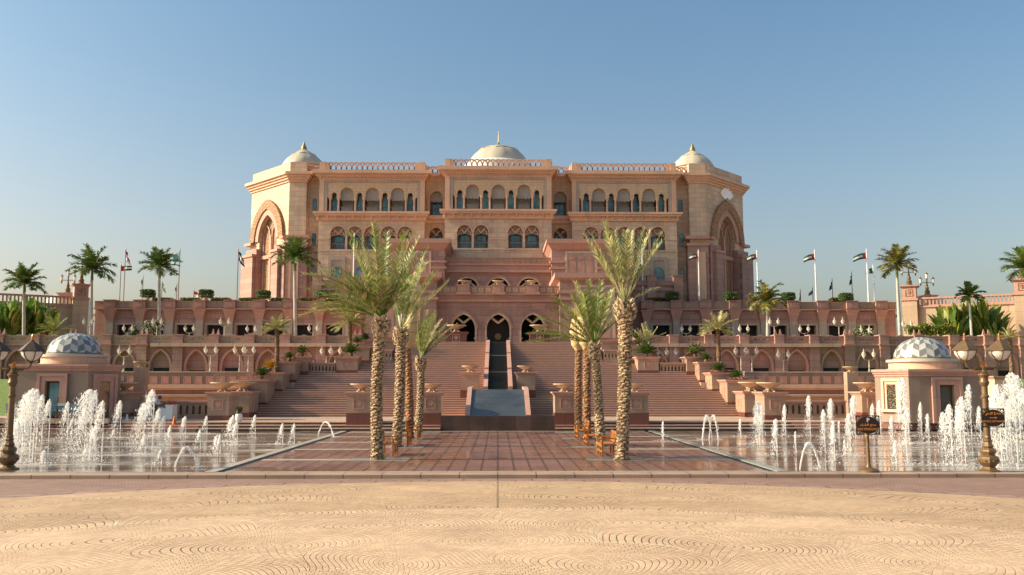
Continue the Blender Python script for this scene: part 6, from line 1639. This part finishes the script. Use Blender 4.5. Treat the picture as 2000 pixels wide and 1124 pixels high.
# ------------------------------------------------------------------ people and movable things on the landing
M_cloth = plain('white_uniform', (.70, .69, .72), .8, 0, .05); M_skin = plain('brown_skin', (.20, .10, .06), .6, 0, .05); M_hair = plain('black_hair', (.012, .010, .010), .6)
pe = empty('person', (-21.05, 55.0, .6), 'worker in white uniform bending over beside a white cart on the left landing', 'person')
def skinned(name, chain, mat, parent):
    """chain: list of (point, radius, parent index) grown with a skin modifier"""
    me = bpy.data.meshes.new(name); o = Vector(WL[parent.name])
    me.from_pydata([Vector(p)-o for p, _, _ in chain], [(i, pi) for i, (_, _, pi) in enumerate(chain) if pi >= 0], [])
    ob = bpy.data.objects.new(name, me); col.objects.link(ob); ob.parent = parent
    sm = ob.modifiers.new('skin', 'SKIN'); sm.use_smooth_shade = True
    if me.skin_vertices:
        for i, (_, r_, _) in enumerate(chain): me.skin_vertices[0].data[i].radius = (r_, r_) if isinstance(r_, float) else r_
        me.skin_vertices[0].data[0].use_root = True
    ob.modifiers.new('sub', 'SUBSURF').levels = 1; ob.modifiers['sub'].render_levels = 2
    me.materials.append(mat); WL[ob.name] = o
    return ob
px_, py_, g_ = -21.05, 55.0, .6
B = lambda x, y, z: (px_+x, py_+y, g_+z)
body = [(B(-.06, 0, .92), .135, -1), (B(.02, 0, 1.06), .14, 0), (B(.20, 0, 1.22), .15, 1), (B(.36, 0, 1.30), .13, 2), (B(.46, 0, 1.33), .06, 3), (B(.50, 0, 1.335), .06, 4),
        (B(.36, -.20, 1.27), .065, 3), (B(.48, -.24, 1.02), .05, 6), (B(.66, -.2, .98), .04, 7),
        (B(.36, .20, 1.27), .065, 3), (B(.46, .24, 1.02), .05, 9), (B(.64, .2, .98), .04, 10),
        (B(-.05, -.11, .84), .10, 0), (B(.0, -.13, .48), .075, 12), (B(-.10, -.14, .10), .055, 13), (B(.0, -.14, .05), .05, 14),
        (B(-.05, .11, .84), .10, 0), (B(-.05, .13, .48), .075, 16), (B(-.16, .14, .10), .055, 17), (B(-.06, .14, .05), .05, 18)]
skinned('body', body, M_cloth, pe)
m = MB()
def ball(m, c, r, sx=1, sy=1, sz=1, n=12):
    prof = []
    for i in range(n+1):
        a = -math.pi/2+math.pi*i/n; prof.append((max(.002, r*math.cos(a)), c[2]+sz*r*math.sin(a)))
    m.lathe(prof, c[0], c[1], n, 0, sx, sy)
ball(m, B(.60, 0, 1.35), .10, 1.08, .85, 1.12); ball(m, B(.70, 0, 1.325), .022); ball(m, B(.61, -.09, 1.34), .025, 1, .5, 1.3); ball(m, B(.61, .09, 1.34), .025, 1, .5, 1.3); m.tube([B(.45, 0, 1.325), B(.56, 0, 1.335)], .05, 8)
head = m.build('head', M_skin, pe, 60)
m = MB(); ball(m, B(.575, 0, 1.385), .105, 1.02, .9, .98); m.build('hair', M_hair, pe, 60)
m = MB()
for yy in (-.2, .2):
    m.tube([B(.64, yy, .98), B(.69, yy, .965), B(.73, yy, .955)], [.035, .042, .036], 8)
    for k in range(4): m.tube([B(.72, yy-.03+.02*k, .955), B(.76+.008*(k in (1, 2)), yy-.03+.02*k, .945), B(.785+.012*(k in (1, 2)), yy-.03+.02*k, .925)], [.010, .009, .007], 5)
    m.tube([B(.68, yy+.035*(1 if yy < 0 else -1), .955), B(.71, yy+.06*(1 if yy < 0 else -1), .945), B(.735, yy+.065*(1 if yy < 0 else -1), .93)], [.012, .010, .008], 5)
m.build('hands', M_skin, pe, 60)
ct = empty('white_cart', (-20.1, 55.2, .6), 'white box cart with an open lower compartment on the left landing', 'cart')
xa, xb2 = P(327, 800, 55)[0], P(338.5, 800, 55)[0]; xc0 = P(311, 800, 55)[0]
zt = P(330, 791, 55)[1]; zm = P(320, 797, 55)[1]
m = MB(); m.box(xa-.03, xb2+.03, 54.75, 55.6, .66, zt-.05); m.box(xa-.06, xb2+.08, 54.7, 55.65, zt-.05, zt); m.build('cabinet', M_white, ct)
m = MB(); m.box(xa-.5, xa-.032, 54.8, 55.55, .7, zm-.03); m.box(xa-.5, xa-.46, 54.8, 55.55, zm-.03, zm+.05); m.build('open_bin', M_white, ct)
for xx in (xa-.4, xb2-.06):
    for yy in (54.85, 55.5):
        m = MB(); m.M = Matrix.Translation((xx, yy, .66)) @ Matrix.Rotation(R(90), 4, 'X'); m.lathe([(.06, -.025), (.06, .025)], 0, 0, 12); m.build('wheel', M_slot, ct)
m = MB()
for k in range(26): ball(m, (ru(xa+.0, xb2-.02), 55.1+ru(-.25, .25), zt+.06+ru(0, .14)), ru(.06, .1), 1, 1, .9, 8)
tag(m.build('orange_bundle', plain('terracotta_cloth', (.42, .10, .05), .8, 0, .25, 9), None, 60, ((xa+xb2)/2, 55.1, zt)), 'heap of orange-red cloth bundles lying on top of the white cart', 'bundle')
X, Y = G(340, 843, .28); Y = 52.55; X = P(340, 838, Y)[0]
m = MB(); m.box(X-.17, X+.17, Y-.12, Y+.12, .445, .475); m.lathe([(.13, .475), (.085, .7), (.03, .95), (.025, .96)], X, Y, 16)
o = m.build('traffic_cone', plain('cone_orange', (.62, .14, .012), .5, 0, .08), None, 40, (X, Y, .44)); tag(o, 'small orange traffic cone on the low steps left of the stairs', 'cone')
X = P(467, 800, 53.4)[0]
pp = empty('plant_pot', (X, 53.4, .6), 'white rounded pot with a small dark plant in front of the left pedestals', 'plant pot')
m = MB(); m.lathe([(.12, .6), (.19, .68), (.215, .85), (.19, 1.0), (.165, 1.04), (.15, 1.02)], X, 53.4, 20); m.build('pot', M_white, pp, 50)
m = MB(); leafblob(m, (X, 53.4, 1.27), (.17, .17, .24), 160, .14, .2, False, 2); m.build('foliage', [L_royal, L_redbed], pp)
X = P(248, 818, 54)[0]; m = MB(); m.lathe([(.28, .6), (.28, .66), (.1, .72), (.045, .74), (.045, 1.0), (.03, 1.0)], X, 54, 20)
tag(m.build('parasol_base', M_white, None, 40, (X, 54, .6)), 'white round parasol base standing empty beside the left kiosk pedestal', 'parasol base')
M_blue = plain('blue_grey_weave', (.16, .26, .31), .7, 0, .12, 12); M_tgrey = plain('grey_metal_furniture', (.16, .15, .14), .45, .5)
def cafe_chair(x, y, z, rot, label):
    r = empty('cafe_chair', (0, 0, 0), label, 'chair', 'cafe chairs by the left kiosk')
    m = MB(); m.box(-.27, .27, -.26, .26, .40, .46); m.build('seat', M_blue, r)
    m = MB(); m.add([(-.27, .2, .46), (.27, .2, .46), (.27, .26, .46), (-.27, .26, .46), (-.27, .30, .86), (.27, .30, .86), (.27, .36, .86), (-.27, .36, .86)], [(0, 3, 2, 1), (4, 5, 6, 7), (0, 1, 5, 4), (1, 2, 6, 5), (2, 3, 7, 6), (3, 0, 4, 7)]); m.build('backrest', M_blue, r)
    for sx in (-1, 1):
        for sy in (-1, 1):
            m = MB(); m.tube([(sx*.24, sy*.22, 0), (sx*.25, sy*.22, .41)], .018, 6); m.build('leg', M_tgrey, r)
        m = MB(); m.tube([(sx*.27, -.24, .44), (sx*.28, -.24, .64), (sx*.28, .26, .66)], .018, 6); m.build('armrest', M_tgrey, r)
    r.location = (x, y, z); r.rotation_euler = (0, 0, rot); return r
zf = .82
cafe_chair(P(126, 820, 52.5)[0], 52.6, zf, R(160), 'blue woven cafe chair right of the glass table by the left kiosk')
cafe_chair(P(145, 820, 52.5)[0], 52.6, zf, R(185), 'blue woven cafe chair half hidden by the big jet, nearest the dark doorway')
cafe_chair(P(98, 820, 52.5)[0], 52.6, zf, R(20), 'blue-grey cafe chair in front of the left kiosk glass door')
cafe_chair(P(12, 825, 51.5)[0], 52.2, zf, R(170), 'blue cafe chair behind the left street lamp')
X = P(112, 820, 52.4)[0]; tb = empty('cafe_table', (X, 52.5, zf), 'small square grey table between the blue cafe chairs', 'table')
m = MB(); m.box(X-.32, X+.32, 52.2, 52.8, zf+.7, zf+.73); m.build('tabletop', M_tgrey, tb)
for sx in (-1, 1):
    for sy in (-1, 1):
        m = MB(); m.tube([(X+sx*.28, 52.5+sy*.26, zf), (X+sx*.28, 52.5+sy*.26, zf+.7)], .018, 6); m.build('leg', M_tgrey, tb)
m = MB(); m.box(-34, -22.2, 51.9, 53.2, .55, .815); o = m.build('terrace', M_terr); o['kind'] = 'structure'

# ------------------------------------------------------------------ fountain jets
def watm():
    m, n, l, b = newmat('white_water')
    b.inputs['Base Color'].default_value = (.93, .92, .90, 1); b.inputs['Roughness'].default_value = .25
    t = n.new('ShaderNodeBsdfTranslucent'); t.inputs[0].default_value = (.95, .94, .92, 1)
    mx = n.new('ShaderNodeMixShader'); mx.inputs[0].default_value = .42
    l.new(b.outputs[0], mx.inputs[1]); l.new(t.outputs[0], mx.inputs[2]); tp = n.new('ShaderNodeBsdfTransparent'); m2 = n.new('ShaderNodeMixShader'); m2.inputs[0].default_value = .4
    l.new(mx.outputs[0], m2.inputs[1]); l.new(tp.outputs[0], m2.inputs[2]); l.new(m2.outputs[0], n['Material Output'].inputs[0]); return m
M_jet = watm()
OCT = [(1, 0, 0), (-1, 0, 0), (0, 1, 0), (0, -1, 0), (0, 0, 1), (0, 0, -1)]
OCF = [(0, 2, 4), (2, 1, 4), (1, 3, 4), (3, 0, 4), (2, 0, 5), (1, 2, 5), (3, 1, 5), (0, 3, 5)]
def drop(m, x, y, z, r, st_=1.0):
    n = len(m.v); a = ru(-.6, .6)
    for q in OCT: m.v.append((x+q[0]*r + q[2]*r*a, y+q[1]*r, z+q[2]*r*st_))
    for f in OCF: m.f.append((f[0]+n, f[1]+n, f[2]+n)); m.m.append(0)
def jet(px, pyb, pyt, wide=1.0, drift=-1):
    x, y = G(px, pyb, .12); h = P(px, pyt, y)[1]-.12
    if h < .15: h = .3
    m = MB(); z0 = .115
    nseg = 12; pts = []; rr = []
    for i in range(nseg+1):
        t = i/nseg; pts.append((x+ru(-.012, .012)*t*h*.4, y+ru(-.01, .01), z0+h*t*.96)); rr.append(.012+.012*t*min(1, h/1.5)+ru(0, .006))
    m.tube(pts, rr, 5)
    W = min(.29, .06*h+.055)*wide
    nh = int((58+85*min(h, 4.5))*wide)       # foaming plume: rounded top, ragged lee side
    for i in range(nh):
        t = ru(0, 1)**1.25; zz = h*(1-t*.5)
        env = math.sqrt(min(1, t*3.2+.03))*(1-.35*t); a = ru(0, 6.283); q = math.sqrt(ru(0, 1))
        dx = drift*W*(.25+1.25*t*ru(.2, 1))
        drop(m, x+dx+W*env*q*math.cos(a)*.75, y+W*env*q*math.sin(a)*.75, z0+zz+.02*math.sin(a*3), ru(.006, .022)*(.8+.2*min(1, h/2)), ru(1, 3))
    nd = int(300*h*wide*(1 if h > .8 else .6))           # drops falling back, carried by the breeze
    for i in range(nd):
        t = ru(0, 1)**.7; f = ru(.15, 1)
        dx = drift*W*(.3+2.6*f*t)+rng.gauss(0, .35)*W*(.4+t); dy = rng.gauss(0, .45)*W*(.5+t)
        drop(m, x+dx, y+dy, z0+h*(1-t*t*.98)*ru(.80, 1.0), ru(.003, .012)*(1.6 if rng.random() < .1 else .8), ru(1.5, 5))
    for i in range(int(26*wide+14*h)):        # splash on the water film
        a = ru(0, 6.283); q = math.sqrt(ru(0, 1))*(.25+.25*W+.16*h)
        drop(m, x+drift*W*1.1+q*math.cos(a)*1.4, y+q*math.sin(a), z0+ru(0, .06), ru(.01, .03), .6)
    return m, (x, y, .12), h
def arcjet(pa, pb, pyt, r_=.03):
    (xa, ya), (xb, yb) = G(*pa, .12), G(*pb, .12); h = P((pa[0]+pb[0])/2, pyt, (ya+yb)/2)[1]-.12
    m = MB(); pts = []
    for i in range(17):
        t = i/16; pts.append((xa+(xb-xa)*t+ru(-.01, .01), ya+(yb-ya)*t, .115+h*4*t*(1-t)))
    m.tube(pts, [r_*ru(.7, 1.2) for _ in pts], 6)
    for i in range(110):
        t = ru(.35, 1); drop(m, xa+(xb-xa)*t+rng.gauss(0, .035), ya+(yb-ya)*t+rng.gauss(0, .03), .115+h*4*t*(1-t)-ru(-.03, .09)*t, ru(.008, .024), ru(.8, 1.6))
    for i in range(60): drop(m, xb+rng.gauss(0, .16), yb+rng.gauss(0, .12), .115+abs(rng.gauss(0, .04)), ru(.008, .022), .7)
    return m, ((xa+xb)/2, (ya+yb)/2, .12), h
JL = [(-8, 872, 790, 1.3), (24, 868, 786, 1), (33, 925-20, 824, 1.2), (42, 880, 812, 1.3), (57, 898, 765, 1.8), (63, 902, 760, 1.9), (70, 875, 762, 1.5), (80, 876, 772, 1.1), (58, 880, 822, 1.2), (87, 907, 880, 1), (95, 862, 781, 1.2), (131, 858, 786, 1.1), (140, 848, 820, 1), (165, 880, 800, 1.3), (175, 896, 762, 2.0), (184, 877, 764, 1.4), (172, 899, 872, 1.1), (186, 892, 835, 1.3), (198, 903, 784, 1.1), (223, 856, 840, .8), (234, 857, 783, 1.2), (280, 868, 788, 1.3), (283, 888, 849, 1.1), (297, 879, 762, 1.5), (311, 853, 800, 1.5), (321, 853, 813, 1.3), (315, 907, 880, 1), (333, 870, 832, 1), (362, 854, 814, 1.2), (391, 876, 840, 1), (404, 848, 814, 1), (425, 888, 851, 1.2), (430, 889, 851, .9), (455, 870, 813, 1.3), (463, 871, 825, 1.2), (498, 856, 812, .9), (552, 868, 828, .9), (575, 866, 829, .9)]
JR = [(1296, 862, 825, .7), (1447, 853, 819, .9), (1484, 873, 785, 1.7), (1490, 868, 795, 1.5), (1518, 890, 820, 1.3), (1535, 853, 792, 1.1), (1555, 884, 844, .6), (1583, 852, 774, 1.2), (1612, 884, 801, 1), (1626, 854, 780, 1.4), (1631, 903, 825, 1), (1640, 850, 823, .9), (1651, 889, 860, .8), (1662, 892, 809, 1.2), (1671, 856, 774, 1.5), (1707, 852, 790, 1.1), (1721, 854, 783, 1.2), (1744, 862, 813, 1.1), (1751, 906, 862, .9), (1772, 905, 739, 1.3), (1776, 867, 798, 1.5), (1801, 852, 787, 1), (1815, 865, 809, 1), (1846, 880, 806, 1.4), (1861, 910, 792, 1.2), (1878, 885, 800, 1.4), (1886, 906, 777, 1.6), (1898, 852, 752, 1.3), (1916, 858, 795, 1.2), (1945, 870, 775, 1.6), (1958, 916, 753, 1.8), (1966, 880, 770, 1.5), (1974, 862, 782, 1.5), (1989, 917, 730, 1.9), (1996, 895, 735, 1.8), (2006, 880, 760, 1.6)]
def size_word(h): return 'tall' if h > 2.6 else ('medium' if h > 1.3 else 'small')
for lst, S, near in ((JL, 'left', 'street lamp'), (JR, 'right', 'paved plaza')):
    for i, (px, pb_, pt_, wd) in enumerate(sorted(lst)):
        m, c, h = jet(px, pb_, pt_, wd, -1 if S == 'left' else -.35)
        o = m.build('water_jet', M_jet, None, 0, c)
        row = 'front' if c[1] < 34 else ('middle' if c[1] < 42 else 'back')
        tag(o, f'{size_word(h)} jet, {row} of the {S} pool, {ordl(i)} of its upright jets', 'water jet', 'fountain jets')
for pa, pb_, pt_, lab in (((341, 912), (387, 914), 873, 'arched water jet at the front of the left pool near the plaza corner'), ((621, 850), (652, 854), 824, 'thin arched water jet at the back of the left pool beside the plaza'),
                          ((1562, 917), (1602, 916), 865, 'arched water jet at the front of the right pool left of the parking sign'), ((1391, 858), (1372, 859), 811, 'left half of the double water arch at the back of the right pool'), ((1385, 858), (1403, 859), 811, 'right half of the double water arch at the back of the right pool')):
    m, c, h = arcjet(pa, pb_, pt_); tag(m.build('water_arc', M_jet, None, 0, c), lab, 'water jet', 'fountain jets')
